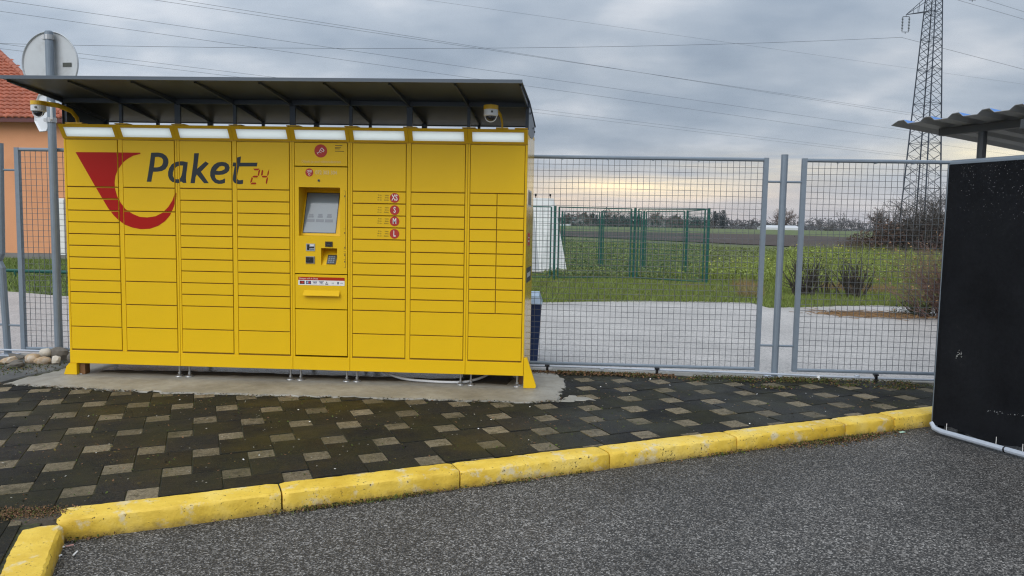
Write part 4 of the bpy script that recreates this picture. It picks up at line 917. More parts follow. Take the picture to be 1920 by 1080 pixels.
# grey clip and white tag on the bottom rail
# thin water pipe fixed along the foot of the fence
mb = MB(); pp = [(-4, .79, .062), (-1.2, .79, .066), (1, .79, .055), (3, .79, .055), (4.4, .79, .058), (5.2, .79, .052), (6.2, .79, .046), (7.0, .79, .034), (9, .79, .026)]
mb.tube(smooth_pts(pp, 4), .0105, M_pipe, 8)
for x in (4.72, 5.75, 7.1): mb.tube([(x - .02, .79, .046), (x + .02, .79, .046)], .0125, M_pipe, 8)
tag(mb.build('conduit_pipe', smooth=True), 'thin pale conduit pipe running along the foot of the fence', 'pipe')
for x, lb, M in ((4.20, 'small black clamp on the fence foot next to the locker', M_black), (5.24, 'small black clamp halfway along the fence foot rail', M_black), (7.27, 'small black clamp on the rail beside the shade net', M_black)):
    mb = MB(); mb.box((x - .012, .772, .0), (x + .012, .80, .07), M); mb.box((x - .022, .77, .058), (x + .022, .806, .072), M); tag(mb.build('pipe_clamp'), lb, 'clamp', 'black clamps along the fence foot')
mb = MB(); mb.add([(6.72, .765, .05), (6.745, .765, .052), (6.755, .755, -.0), (6.738, .752, -.005), (6.722, .768, .02)], [(0, 1, 2, 3, 4)], M_whitep); tag(mb.build('plastic_strip'), 'torn white plastic strip hanging off the fence foot', 'plastic scrap')

# ------------------------------------------------------------------ road sign seen from behind
sign = empty('road_sign', (-.63, .79, 0)); sign.location = (0, 0, 0)
tag(sign, 'round road sign on a grey pole seen from behind, left of the locker', 'road sign')
px_, py_ = -.632, .79
mb = MB(); mb.tube([(px_, py_, -.02), (px_, py_, 3.150)], .0365, M_gal, 16); mb.tube([(px_, py_, 3.150), (px_, py_, 3.163)], .038, M_gal, 16, radii=[.038, .030]); mb.build('pole', sign)
def sign_plate(cx, cy, cz_, r, yaw, nseg, name, rot=0.0):
    mb = MB(); prof = [(r, 0.0), (r, -.014), (r - .004, -.018), (r - .008, -.014), (r - .012, -.002)]
    c, s = math.cos(yaw), math.sin(yaw); V = []
    def P(u, d, a): x = u * math.cos(a); z = u * math.sin(a); return (cx + x * c - d * s, cy + x * s + d * c, cz_ + z)
    for u, d in prof: V += [P(u, d, 2 * math.pi * k / nseg + rot) for k in range(nseg)]
    F = []
    for i in range(len(prof) - 1):
        for k in range(nseg): F.append((i * nseg + k, i * nseg + (k + 1) % nseg, (i + 1) * nseg + (k + 1) % nseg, (i + 1) * nseg + k))
    F.append(tuple(range((len(prof) - 1) * nseg, len(prof) * nseg))); F.append(tuple(range(nseg)))
    mb.add(V, F, M_signb); return mb.build(name, sign)
pl = sign_plate(px_ - .035, py_ + .062, 2.868, .305, math.radians(-6), 48, 'sign_plate')
mb = MB(); yw = math.radians(-6); mb.add([(px_ - .035 + (u) * math.cos(yw) + .004, py_ + .062 + u * math.sin(yw) - .006, z) for u, z in ((.13, 2.835), (.225, 2.835), (.225, 2.875), (.13, 2.875))], [(0, 1, 2, 3)], M_key); mb.build('maker_sticker', pl)
pl2 = sign_plate(px_ - .115, py_ + .060, 2.400, .195, math.radians(-33), 8, 'sign_plate', math.pi / 8)
pl2.data.materials[0] = M_whitep
for z in (3.08, 2.60, 2.30):
    mb = MB(); mb.tube([(px_, py_, z), (px_, py_, z + .045)], .044, M_steel, 14); mb.box((px_ - .072, py_ - .012, z + .006), (px_ - .040, py_ + .05, z + .04), M_steel); mb.tube([(px_ - .082, py_ + .006, z + .022), (px_ - .036, py_ + .006, z + .022)], .008, M_steel, 6); mb.build('clamp', sign)

# ------------------------------------------------------------------ blue bin behind the fence
bn_ = empty('waste_bin', (4.0, 2.0, ROAD)); tag(bn_, 'narrow navy blue bin with lid coloured like reflected sky behind the fence', 'bin'); bn_.location = (0, 0, 0)
mb = MB(); mb.add([(3.70, 1.75, ROAD + .004), (4.085, 1.75, ROAD + .004), (4.085, 2.1, ROAD + .004), (3.70, 2.1, ROAD + .004), (3.67, 1.72, .552), (4.12, 1.72, .552), (4.12, 2.13, .552), (3.67, 2.13, .552)], [(0, 1, 5, 4), (1, 2, 6, 5), (2, 3, 7, 6), (3, 0, 4, 7), (0, 3, 2, 1)], M_navy); mb.build('body', bn_)
mb = MB(); mb.add([(3.655, 1.70, .552), (4.128, 1.70, .552), (4.128, 2.145, .552), (3.655, 2.145, .552), (3.70, 1.74, .640), (4.09, 1.74, .640), (4.09, 2.10, .660), (3.70, 2.10, .660)], [(0, 1, 5, 4), (1, 2, 6, 5), (2, 3, 7, 6), (3, 0, 4, 7), (4, 5, 6, 7), (0, 3, 2, 1)], M_sky_blue); mb.build('lid', bn_)

# ------------------------------------------------------------------ shelter with shade net
sh = empty('net_shelter', (7.2, -.8, 0)); sh.location = (0, 0, 0)
tag(sh, 'shelter with black shade net wall and blue corrugated roof beside the kerb', 'shelter')
A = Vector((7.121, -.632, 0)); D = Vector((.447, -.894, 0)); NN = Vector((-.894, -.447, 0))   # along the net, towards the road; NN faces the camera side
LEN = 3.2
def SP(t, z, o=0.0): q = A + D * t + NN * o; return (q.x, q.y, z)
mb = MB(); V = []; F = []; nu, nv = 60, 26
for i in range(nu + 1):
    for j in range(nv + 1):
        t = i / nu * LEN; z = -.055 + j / nv * 1.95
        edge_ = min(1, t / .25); o_ = .028 + edge_ * (.010 * math.sin(t * 5 + j * .35) * math.sin(j / nv * math.pi) + .008 * math.sin(t * 13 + j) * .5)
        if j == 0: z += .02 * math.sin(t * 11) + .02
        V.append(SP(t, z, o_))
for i in range(nu):
    for j in range(nv): a = i * (nv + 1) + j; F.append((a, a + nv + 1, a + nv + 2, a + 1))
b0 = len(V)        # wrapped round the left pipe
for j in range(nv + 1):
    z = -.055 + j / nv * 1.95; V += [SP(-.030, z, .0), SP(-.02, z, -.03), SP(.05, z, -.034)]
for j in range(nv):
    F += [(j, j + 1, b0 + 3 * (j + 1), b0 + 3 * j), (b0 + 3 * j, b0 + 3 * j + 3, b0 + 3 * j + 4, b0 + 3 * j + 1), (b0 + 3 * j + 1, b0 + 3 * j + 4, b0 + 3 * j + 5, b0 + 3 * j + 2)]
mb.add(V, F, M_net); mb.build('shade_net', sh, smooth=True)
mb = MB(); mb.tube([SP(-.004, ROAD + .03), SP(-.004, 1.90)], .022, M_gal, 10); mb.tube([SP(0, 1.905), SP(LEN, 1.905)], .024, M_gal, 10); mb.tube([SP(LEN, ROAD + .03), SP(LEN, 1.90)], .022, M_gal, 10)
mb.build('frame_pipe', sh)
mb = MB(); mb.tube([SP(-.01, -.02, .02), SP(.02, ROAD + .045, .03), SP(.08, ROAD + .036, .035), SP(LEN, ROAD + .036, .035)], .020, M_pipe, 10); mb.build('bottom_pipe', sh)
mb = MB()
for t in (.55, 1.0, 1.5): mb.tube([SP(t, ROAD + .034, .035), SP(t + .012, ROAD + .036, .035)], .022, M_black, 10)
for t in (.62, 1.05, 1.4): mb.tube([SP(t, 1.88, .0), SP(t + .01, 1.93, .0)], .028, M_black, 8)
for t in (.13, .50, .68): mb.box(SP(t, ROAD + .06, .05), tuple(Vector(SP(t, ROAD + .11, .05)) + Vector((.003, .003, 0))), M_white)
mb.build('cable_tie', sh)
for t, z, w, h, sd in ((.16, .52, .045, .022, 3), (.42, .17, .30, .012, 5), (.74, .20, .20, .02, 9), (.62, 1.72, .8, .010, 11)):   # pale flecks stand in for daylight through frayed tears
    rnd = random.Random(sd); mb = MB()
    for k in range(26):
        tt = t + rnd.uniform(0, w); z0 = z + (tt - t) * .10 + rnd.gauss(0, h * .5); l = rnd.uniform(.004, .018); a = rnd.uniform(-.6, .6)
        mb.add([SP(tt, z0, .047), SP(tt + l * .3 + .004, z0 + .002, .047), SP(tt + l * .4, z0 + l * .5, .049)], [(0, 1, 2)], M_signb)
    o = mb.build('tear_daylight', sh); o['kind'] = 'stuff'
# roof: corrugated sheet, crests run away from the camera along E1 and fall gently
R0 = Vector((6.835, -.36, 2.215)); RD = Vector((.447, -.894, 0.0)); RE = Vector((.894, .447, -.070))
V = []; F = []; prof = []
pit = .222; t = -.05
prof.append((-.06, .0))
for k in range(22):
    s0 = k * pit; prof += [(s0 + .0, .028), (s0 + .05, .030), (s0 + .085, .0), (s0 + pit - .035, .0)]
tp = len(prof)
def sheet_prof(off, M, name):
    mb = MB(); V = []
    for e in (0.0, .02, 1.2, 2.4):
        for u, h in prof: q = R0 + RD * u + RE * e; V.append((q.x, q.y, q.z + h + off))
    F = []
    for r_ in range(3):
        for k in range(tp - 1): F.append((r_ * tp + k, r_ * tp + k + 1, (r_ + 1) * tp + k + 1, (r_ + 1) * tp + k))
    mb.add(V, F, M); return mb
mb = sheet_prof(0.004, M_roofb, 'roof')
V0 = len(mb.v)
m2 = sheet_prof(0.0, M_roofg, 'roof'); mb.add(m2.v, m2.f, M_roofg)
F = [(k, k + 1, V0 + k + 1, V0 + k) for k in range(tp - 1)]; i_ = mb.mi(M_roofg)
for f in F: mb.f.append(f); mb.m.append(i_)
mb.build('roof_sheet', sh)
def RP(u, e, dz_=0.0): q = R0 + RD * u + RE * e; return Vector((q.x, q.y, q.z + dz_))
def bar3(mb, a, b, w, h, M):
    a, b = Vector(a), Vector(b); d = (b - a).normalized(); s_ = d.cross(Vector((0, 0, 1))).normalized() * w; up = Vector((0, 0, h))
    V = [a - s_ - up, a + s_ - up, a + s_, a - s_, b - s_ - up, b + s_ - up, b + s_, b - s_]; mb.add(V, [(0, 1, 2, 3), (4, 7, 6, 5), (0, 4, 5, 1), (1, 5, 6, 2), (2, 6, 7, 3), (3, 7, 4, 0)], M)
mb = MB(); bar3(mb, RP(.14, .30, -.004), RP(4.4, .30, -.004), .03, .055, M_beam); mb.build('beam', sh)
mb = MB(); bar3(mb, RP(.14, 1.5, -.004), RP(4.4, 1.5, -.004), .03, .055, M_beam); mb.build('beam', sh)
mb = MB(); bar3(mb, RP(.95, .02, -.062), RP(.95, 2.2, -.062), .03, .06, M_beam); mb.build('beam', sh)
pp_ = RP(.47, .30); mb = MB(); mb.tube([(pp_.x, pp_.y, ROAD), (pp_.x, pp_.y, pp_.z - .058)], .030, M_beam, 10); mb.build('post', sh)
pp_ = RP(3.6, .30); mb = MB(); mb.tube([(pp_.x, pp_.y, ROAD), (pp_.x, pp_.y, pp_.z - .058)], .030, M_beam, 10); mb.build('post', sh)
for u in (.47, 3.6):
    pp_ = RP(u, 2.0); mb = MB(); mb.tube([(pp_.x, pp_.y, ROAD), (pp_.x, pp_.y, pp_.z - .06)], .030, M_beam, 10); mb.build('post', sh)

# ------------------------------------------------------------------ green fenced enclosure and the white tapered block in it
gf = empty('green_enclosure', (6, 16, ROAD)); gf.location = (0, 0, 0); tag(gf, 'green framed wire mesh enclosure standing on the grass verge', 'fence')
zb = ROAD; ztp = 1.93
fr = [(2.0, 14.35), (4.27, 14.6), (6.53, 15.3), (8.35, 14.1)]; bk = [(4.55, 21.6), (5.92, 20.4), (7.18, 18.7), (8.33, 17.25)]
def gpost(x, y): mb = MB(); mb.tube([(x, y, zb - .1), (x, y, ztp)], .036, M_green, 8); mb.build('post', gf)
for x, y in fr + bk: gpost(x, y)
def gpanel(a, b, seed, gap=.11):
    a, b = Vector(a), Vector(b); d = (b - a).normalized(); L_ = (b - a).length; a2 = a + d * gap; b2 = b - d * gap
    mb = MB(); r = .020
    for p in (a2, b2): mb.tube([(p.x, p.y, zb + .06), (p.x, p.y, ztp - .03)], r, M_green, 6)
    for z in (ztp - .03, zb + .06): mb.tube([(a2.x, a2.y, z), (b2.x, b2.y, z)], r * .8, M_green, 6)
    f_ = mb.build('panel_frame', gf)
    V = []; F = []; n = int((L_ - 2 * gap) / .10); nz = 19; w = .0030
    for i in range(1, n):
        p = a2 + d * ((L_ - 2 * gap) * i / n); b_ = len(V); V += [(p.x - d.x * w, p.y - d.y * w, zb + .06), (p.x + d.x * w, p.y + d.y * w, zb + .06), (p.x + d.x * w, p.y + d.y * w, ztp - .03), (p.x - d.x * w, p.y - d.y * w, ztp - .03)]; F.append((b_, b_ + 1, b_ + 2, b_ + 3))
    for j in range(1, nz):
        z = zb + .06 + (ztp - zb - .09) * j / nz; b_ = len(V); V += [(a2.x, a2.y, z - w), (b2.x, b2.y, z - w), (b2.x, b2.y, z + w), (a2.x, a2.y, z + w)]; F.append((b_, b_ + 1, b_ + 2, b_ + 3))
    np_mesh('wire_mesh', V, F, M_green, f_)
for i in range(3): gpanel(fr[i], fr[i + 1], i); gpanel(bk[i], bk[i + 1], i + 5)
gpanel(fr[3], bk[3], 9); gpanel((-.6, 14.1), fr[0], 11)
ks = empty('white_pillar', (3.4, 19, ROAD)); ks.location = (0, 0, 0); tag(ks, 'white tapered concrete block inside the green mesh enclosure', 'concrete block')
mb = MB(); V = [(1.6, 18.2, zb - .05), (3.82, 18.2, zb - .05), (4.72, 18.98, zb - .05), (2.6, 19.4, zb - .05), (2.4, 18.55, 2.28), (3.52, 18.55, 2.28), (4.22, 18.9, 2.28), (2.8, 19.15, 2.28)]
mb.add(V, [(1, 2, 6, 5), (2, 3, 7, 6), (3, 0, 4, 7), (4, 5, 6, 7)], M_kiosk); mb.add(V, [(0, 1, 5, 4)], M_kiosk_shade); mb.build('body', ks)
for x in (3.62, 4.10): mb = MB(); mb.tube([(x, 18.72, 2.28), (x, 18.72, 2.36)], .012, M_black, 6); mb.box((x - .03, 18.66, 2.34), (x + .03, 18.76, 2.42), M_black); mb.build('top_fitting', ks)
mb = MB(); mb.add([(1, 18.0, zb + .008), (6.6, 17.0, zb + .008), (5.5, 18.6, zb + .010), (1, 19.6, zb + .010)], [(0, 1, 2, 3)], M_conc); tag(mb.build('foundation_ground_slab'), kind='structure')

# ------------------------------------------------------------------ power pylon and lines
py = empty('power_pylon', (53, 97, 0)); py.location = (0, 0, 0); tag(py, 'steel lattice power pylon rising behind the bare bush', 'pylon')
PC = Vector((52.85, 97.5)); gz = terr(97.5) - .1
def leg_xy(k, z, rot=math.radians(14)):
    R = 2.03 - (z - 10.9) * .050; R = max(R, .5); a = math.radians(-13.2) + k * math.pi / 2
    return (PC.x + R * math.cos(a), PC.y + R * math.sin(a), z)
ZTOP = 40.0
for k in range(4):
    mb = MB(); mb.tube([leg_xy(k, z) for z in (gz, 12, 24, ZTOP)], .085, M_pyl, 4, radii=[.10, .095, .08, .06]); mb.build('leg', py)
zs_ = [gz]
while zs_[-1] < ZTOP - 1: R = max(2.03 - (zs_[-1] - 10.9) * .050, .6); zs_.append(zs_[-1] + R * .70)
zs_[-1] = ZTOP
for k in range(4):
    mb = MB()
    for i in range(len(zs_) - 1):
        a, b, c, d = leg_xy(k, zs_[i]), leg_xy((k + 1) % 4, zs_[i]), leg_xy(k, zs_[i + 1]), leg_xy((k + 1) % 4, zs_[i + 1])
        mb.tube([a, d], .030, M_pyl, 4); mb.tube([b, c], .030, M_pyl, 4)
        if i % 4 == 0: mb.tube([a, b], .035, M_pyl, 4)
    o = mb.build('face_bracing', py); o['kind'] = 'stuff'
vr = Vector((.9983, .0545))
for zt_, tip in ((29.4, -4.45), (33.6, 4.0), (36.5, -3.6)):
    mb = MB(); T = Vector((PC.x + .95 + vr.x * tip, PC.y + vr.y * tip, zt_ + .1)); sgn = 1 if tip > 0 else -1
    near = [k for k in range(4)]; near.sort(key=lambda k: sgn * -(leg_xy(k, zt_)[0] - PC.x)); k1, k2 = near[0], near[1]
    for k in (k1, k2):
        a, b = Vector(leg_xy(k, zt_ - .6 + 1.1)), Vector(leg_xy(k, zt_ + 2.4)); mb.tube([a, T], .055, M_pyl, 4); mb.tube([b, T], .05, M_pyl, 4)
        for q in (.3, .6): mb.tube([a + (T - a) * q, b + (T - b) * q], .03, M_pyl, 4)
    mb.tube([leg_xy(k1, zt_ + .5), leg_xy(k2, zt_ + .5)], .04, M_pyl, 4)
    o = mb.build('cross_arm', py)
    mb = MB()
    for ex in (-.42, .42):
        mb.tube([T + Vector((ex, 0, -.25)), T + Vector((ex, 0, -2.2))], .03, M_ins, 6)
        for q in range(9): z = T.z - .45 - q * .19; mb.tube([(T.x + ex, T.y, z), (T.x + ex, T.y, z + .07)], .13, M_ins, 8, radii=[.15, .05])
    mb.tube([T, T + Vector((0, 0, -.25))], .04, M_ins, 6); mb.tube([T + Vector((-.42, 0, -.25)), T + Vector((.42, 0, -.25))], .04, M_ins, 6); mb.tube([T + Vector((-.42, 0, -2.2)), T + Vector((.42, 0, -2.2))], .04, M_ins, 6); mb.tube([T + Vector((0, 0, -2.2)), T + Vector((0, 0, -2.45))], .04, M_ins, 6)
    mb.build('insulator_string', py)
def oh_wire(a, b, label, ext=(.35, .35), r=.018, sag=.0, grp='overhead lines crossing the sky'):
    a, b = Vector(a), Vector(b); d = b - a; a2 = a - d * ext[0]; b2 = b + d * ext[1]; r *= .78; mb = MB()
    pts = []
    for k in range(25): t = k / 24; p = a2 + (b2 - a2) * t; s_ = (t - .5); p.z -= sag * (1 - 4 * s_ * s_) ; pts.append(p)
    mb.tube(pts, r, M_cable, 5); tag(mb.build('overhead_wire', smooth=True), label, 'power line', grp)
oh_wire((-50.62, 67.19, 20.0), (49.41, 98.43, 26.9), 'nearly level wire running to the insulator on the pylon arm', (.5, 0), .026, 2.0)
oh_wire((49.41, 98.43, 26.9), (68.48, 103.83, 24.0), 'wire dropping to the right from the pylon insulator', (0, 1.5), .026)
tw_ = 'paired wires starting above the locker roof'
oh_wire((-34.1, 65.63, 22.0), (63.55, 129.49, 22.0), 'lower wire of the steep pair high over the middle of the locker', r=.021)
oh_wire((-32.69, 67.7, 22.6), (64.64, 131.92, 22.0), 'upper wire of the steep pair high over the middle of the locker', r=.021)
oh_wire((-39.05, 51.77, 18.0), (62.02, 123.59, 18.0), 'single wire slanting from the top left corner over the round sign', r=.018)
oh_wire((-41.41, 54.9, 18.0), (63.93, 127.68, 17.0), 'single wire just below the one from the top left corner', r=.018)
oh_wire((-40.22, 53.16, 15.0), (66.43, 132.94, 15.0), 'upper wire of the lowest pair, passing behind the round sign', r=.016)
oh_wire((-41.49, 54.85, 15.0), (68.22, 136.87, 15.0), 'lower wire of the lowest pair, passing behind the round sign', r=.016)
oh_wire((-10.39, 79.29, 26.0), (81.21, 125.36, 26.0), 'faint wire crossing behind the middle of the pylon', r=.014)
oh_wire((46.52, 78.7, 26.0), (57.7, 86.05, 26.0), 'lower of two short wires in the sky above the blue roof', (.8, 1.5), r=.02)
oh_wire((53.15, 85.58, 28.0), (60.09, 90.28, 28.0), 'upper of two short wires in the sky above the blue roof', (.8, 2), r=.02)

# ================================================================== PLANTS
def unit(v): return v / np.maximum(np.linalg.norm(v, axis=1, keepdims=True), 1e-9)
def blades(name, P, h, w, M, lean=.5, parent=None, kind='stuff'):
    """one bent blade (two triangles sharing an edge) per row of P"""
    n = len(P); a = rng.uniform(0, 2 * np.pi, n); d = np.stack([np.cos(a), np.sin(a), np.zeros(n)], 1); b = rng.uniform(0, 2 * np.pi, n); le = np.stack([np.cos(b), np.sin(b), np.zeros(n)], 1) * (rng.uniform(.1, 1, n) * lean * h)[:, None]
    h = np.broadcast_to(h, (n,)); w = np.broadcast_to(w, (n,))
    v0 = P - d * w[:, None]; v1 = P + d * w[:, None]; v2 = P + le + np.stack([0 * h, 0 * h, h], 1)
    V = np.stack([v0, v1, v2], 1).reshape(-1, 3); F = np.arange(3 * n).reshape(n, 3)
    o = np_mesh(name, V, F, M, parent)
    if kind: o['kind'] = kind
    return o
def leaves(name, P, s, M, parent=None, up=.4, asp=.55, kind=None):
    n = len(P); s = np.broadcast_to(s, (n,))[:, None]
    nr = rng.normal(size=(n, 3)); nr[:, 2] = np.abs(nr[:, 2]) + up; nr = unit(nr); t = unit(np.cross(nr, rng.normal(size=(n, 3)))); b = np.cross(nr, t)
    V = np.stack([P - t * s, P + b * s * asp, P + t * s, P - b * s * asp], 1).reshape(-1, 3); F = np.arange(4 * n).reshape(n, 4)
    o = np_mesh(name, V, F, M, parent)
    if kind: o['kind'] = kind
    return o
def leaves_multi(name, P, s, mats, probs, parent=None, up=.4, asp=.55, kind=None):
    o = leaves(name, P, s, list(mats), parent, up, asp, kind); o.data.polygons.foreach_set('material_index', rng.choice(len(mats), len(P), p=probs).astype(np.int32)); return o
def cones(A, B, ra, rb):
    n = len(A); d = unit(B - A); u = unit(np.cross(d, np.where(np.abs(d[:, 2:3]) < .9, [[0, 0, 1.]], [[1., 0, 0]]))); v = np.cross(d, u); V = []
    for C_, r_ in ((A, ra), (B, rb)):
        for k in range(3): a = 2 * np.pi * k / 3; V.append(C_ + (u * np.cos(a) + v * np.sin(a)) * np.broadcast_to(r_, (n,))[:, None])
    V = np.stack(V, 1).reshape(-1, 3); base = np.arange(n)[:, None] * 6
    F = np.concatenate([base + np.array([[k, (k + 1) % 3, 3 + (k + 1) % 3, 3 + k]]) for k in range(3)], 0)
    return V, F
def branching(base, dirs, length, r0, levels=3, kids=(4, 5), spread=.7, gravity=0.0, shrink=.62, segs=3, wob=.18, minr=.0015):
    """stems that split into twigs; returns segment arrays"""
    segsA, segsB, ra, rb = [], [], [], []
    A = np.asarray(base, float); Dv = unit(np.asarray(dirs, float)); Ln = np.broadcast_to(length, (len(A),)).astype(float); R = np.broadcast_to(r0, (len(A),)).astype(float); tips = None
    for lv in range(levels):
        nodes = []; p = A; d = Dv
        for k in range(segs):
            d = unit(d + rng.normal(0, wob, d.shape) + np.array([0, 0, gravity])); q = p + d * (Ln / segs)[:, None]
            segsA.append(p); segsB.append(q); f0, f1 = 1 - .75 * k / segs, 1 - .75 * (k + 1) / segs; ra.append(np.maximum(R * f0, minr)); rb.append(np.maximum(R * f1, minr * .6)); nodes.append((q, d, R * f1)); p = q
        tips = p
        if lv < levels - 1:
            nA, nD, nL, nR = [], [], [], []
            for _ in range(kids[min(lv, len(kids) - 1)]):
                w = rng.integers(0, segs, len(A)); Q = np.stack([n_[0] for n_ in nodes], 1)[np.arange(len(A)), w]; DD = np.stack([n_[1] for n_ in nodes], 1)[np.arange(len(A)), w]; RR = np.stack([n_[2] for n_ in nodes], 1)[np.arange(len(A)), w]
                nA.append(Q); nD.append(unit(DD + rng.normal(0, spread, DD.shape))); nL.append(Ln * shrink * rng.uniform(.6, 1.15, len(A))); nR.append(RR * .65)
            A, Dv, Ln, R = np.concatenate(nA), np.concatenate(nD), np.concatenate(nL), np.concatenate(nR)
    return np.concatenate(segsA), np.concatenate(segsB), np.concatenate(ra), np.concatenate(rb), tips
def ball(n, c, r, hollow=.0):
    d = unit(rng.normal(size=(n, 3))); k = rng.uniform(hollow, 1, n) ** (1 / 3.); return np.asarray(c) + d * k[:, None] * np.asarray(r)
tz = lambda y: np.where(y < 24, -.1, -.1 + np.minimum((y - 24) * .0076, 1.3)) - .02
def lot_edge(x):
    xs = np.array([e[0] for e in reversed(edge)]); ysr = np.array([e[1] for e in reversed(edge)]); return np.interp(x, xs, ysr)
# --- verge grass, right of the locker
n = 60000; X = rng.uniform(2.4, 14.5, n); Y = lot_edge(X) + rng.uniform(0, 1, n) ** 1.3 * 8.5 - .08
keep = (X > 3.0 + (Y - 8) * .02) & (X < 4.2 + (Y + 6.4) * .72); X, Y = X[keep], Y[keep]
cl = np.sin(X * 2.1 + Y) * np.sin(Y * 1.7 - X * .6) * .5 + .5
blades('verge_grass', np.stack([X, Y, np.full(len(X), -.115)], 1), rng.uniform(.05, .13, len(X)) * (.6 + .8 * cl), .007, M_grass, .9)
n = 5000; X = rng.uniform(2.4, 14.5, n); Y = lot_edge(X) + rng.uniform(0, 1, n) ** 1.2 * 7; k = rng.random(n) < .5 + .5 * np.sin(X * 1.3) * np.sin(Y * .9)
blades('dry_verge_grass', np.stack([X, Y, np.full(n, -.115)], 1)[k], rng.uniform(.05, .14, k.sum()), .006, M_dry, 1.2)
# --- left of the locker
n = 26000; X = rng.uniform(-17, -3.2, n); Y = lot_edge(X) + rng.uniform(0, 1, n) * 9.8; k = (Y < 18.6) & (X > 4.2 - (Y + 6.4) * .80) & (X < 4.2 - (Y + 6.4) * .50)
blades('bank_grass', np.stack([X, Y, np.full(n, -.115)], 1)[k], rng.uniform(.06, .16, k.sum()), .010, M_grassl, .9)
# --- crop and flowering weeds in the field
def near_strip(x): return np.interp(x, [-60, 4.9, 20.6, 26.5, 40, 90], [110, 72, 54, 42.7, 36, 30])
n = 150000; dd = 22 + (rng.random(n) ** 1.6) * 60; an = rng.uniform(-.01, .62, n); X = 4.2 + dd * np.sin(an); Y = -6.4 + dd * np.cos(an)
k = (Y > 15.3 + .25 * np.sin(X)) & (Y < near_strip(X) * .80); X, Y, dd = X[k], Y[k], dd[k]
right = X > 1.5 + .42 * Y + rng.normal(0, .8, len(X)); cl = .5 + .5 * np.sin(X * .9 + 1.3 * np.sin(Y * .5)) * np.sin(Y * .8)
H = np.where(right, rng.uniform(0, .42, len(X)), rng.uniform(0, .20, len(X))) * (.35 + .8 * cl)
P = np.stack([X, Y, tz(Y) + H + .02], 1); sz = rng.uniform(.016, .042, len(X)) * (.75 + dd / 45)
q_ = rng.random(len(P)) < .45; leaves('field_weeds', P[right & q_], sz[right & q_], M_weed, up=.3, kind='stuff'); P1 = P.copy(); P1[:, 2] = tz(P1[:, 1]); b_ = right & ~q_; blades('field_weed_grass', P1[b_], rng.uniform(.1, .5, b_.sum()) * (.4 + .8 * cl[b_]), .009, M_weed, .7); q_ = rng.random(len(P)) < .35; leaves('field_crop_leaves', P[~right & q_], sz[~right & q_], M_weedd, up=.5, kind='stuff'); P0 = P.copy(); P0[:, 2] = tz(P0[:, 1]); b_ = ~right & ~q_; blades('field_crop_grass', P0[b_], rng.uniform(.08, .26, b_.sum()) * (.5 + .7 * cl[b_]), .009, M_weedd, .9)
n = 1700; dd = 22 + (rng.random(n) ** 1.3) * 50; an = rng.uniform(.15, .62, n); X = 4.2 + dd * np.sin(an); Y = -6.4 + dd * np.cos(an)
cl = np.sin(X * .7 + 2 * np.sin(Y * .35)) * np.sin(Y * .55 + 1)
k = (Y > 15.6) & (Y < near_strip(X) * .80) & (X > 2.2 + .40 * Y) & (cl > rng.uniform(-.6, .8, n)); P = np.stack([X, Y, tz(Y) + rng.uniform(.3, .62, n)], 1)[k]
leaves('field_weed_flowers', P, rng.uniform(.016, .034, k.sum()) * (.8 + dd[k] / 70), M_flow, up=.2, asp=.8, kind='stuff')
n = 9000; X = rng.uniform(7, 26, n); Y = rng.uniform(15.5, 44, n); k = (X > 2 + .42 * Y) & (Y < near_strip(X))
blades('field_stalks_grass', np.stack([X, Y, tz(Y)], 1)[k], rng.uniform(.25, .75, k.sum()), .008, M_weed, .5)
# --- dry tussocks and the rust patch at the yard edge
def tussock(x, y, r, h, n, M, label, grp):
    a = rng.uniform(0, 2 * np.pi, n); q = r * np.sqrt(rng.random(n)); P = np.stack([x + q * np.cos(a), y + q * np.sin(a), np.full(n, -.115)], 1)
    o = blades('grass_tussock', P, rng.uniform(.4, 1, n) * h, .006, M, .9, kind=None); tag(o, label, 'grass tussock', grp)
gt = 'dry tussocks along the yard edge'
tussock(8.6, 10.6, .28, .40, 300, M_dry, 'straw coloured tussock just right of the fence post', gt)
tussock(7.75, 12.8, .35, .20, 110, M_dry, 'straw coloured tussock left of the fence post', gt)
tussock(9.25, 13.4, .40, .30, 260, M_rust, 'low rusty tussock just left of the first dark shrub', gt)
tussock(12.2, 13.1, .7, .24, 900, M_rust, 'wide rust coloured tussock right of the dark shrubs', gt)
tussock(11.6, 13.4, .5, .24, 500, M_rust, 'rust coloured tussock touching the second dark shrub', gt)
# --- two dark upright shrubs behind the fence
def shrub(x, y, w, h, nst, M, label, name='bare_shrub', lv=3, grp=None, leafM=None, nl=0, r0=.011, cat='shrub', up=1.6, kids=(5, 5), z0=None):
    e = empty(name, (x, y, 0)); e.location = (0, 0, 0); tag(e, label, cat, grp); zz = float(tz(np.array(y))) if z0 is None else z0
    B = np.stack([x + rng.normal(0, w * .32, nst), y + rng.normal(0, w * .22, nst), np.full(nst, zz)], 1); Dv = np.stack([rng.normal(0, .45, nst) + (B[:, 0] - x) / w, rng.normal(0, .4, nst), np.full(nst, up)], 1)
    A, Bq, ra, rb, tips = branching(B, Dv, h * rng.uniform(.45, .85, nst), r0, lv, kids, .55, .03, .5)
    V, F = cones(A, Bq, ra, rb); np_mesh('stems', V, F, M, e)
    if leafM is not None:
        q = tips[rng.integers(0, len(tips), nl)] + rng.normal(0, .03 * h, (nl, 3)); q[:, 2] = np.maximum(q[:, 2], zz + .02); leaves('foliage', q, rng.uniform(.012, .03, nl) * max(1, h * .9), leafM, e)
    return e
sg = 'dark shrubs behind the fence'
shrub(9.98, 11.2, .34, 1.12, 42, M_twig, 'dark upright shrub beside the grey fence upright', grp=sg, leafM=M_olive, nl=160, r0=.024, lv=2, up=2.8, kids=(3,))
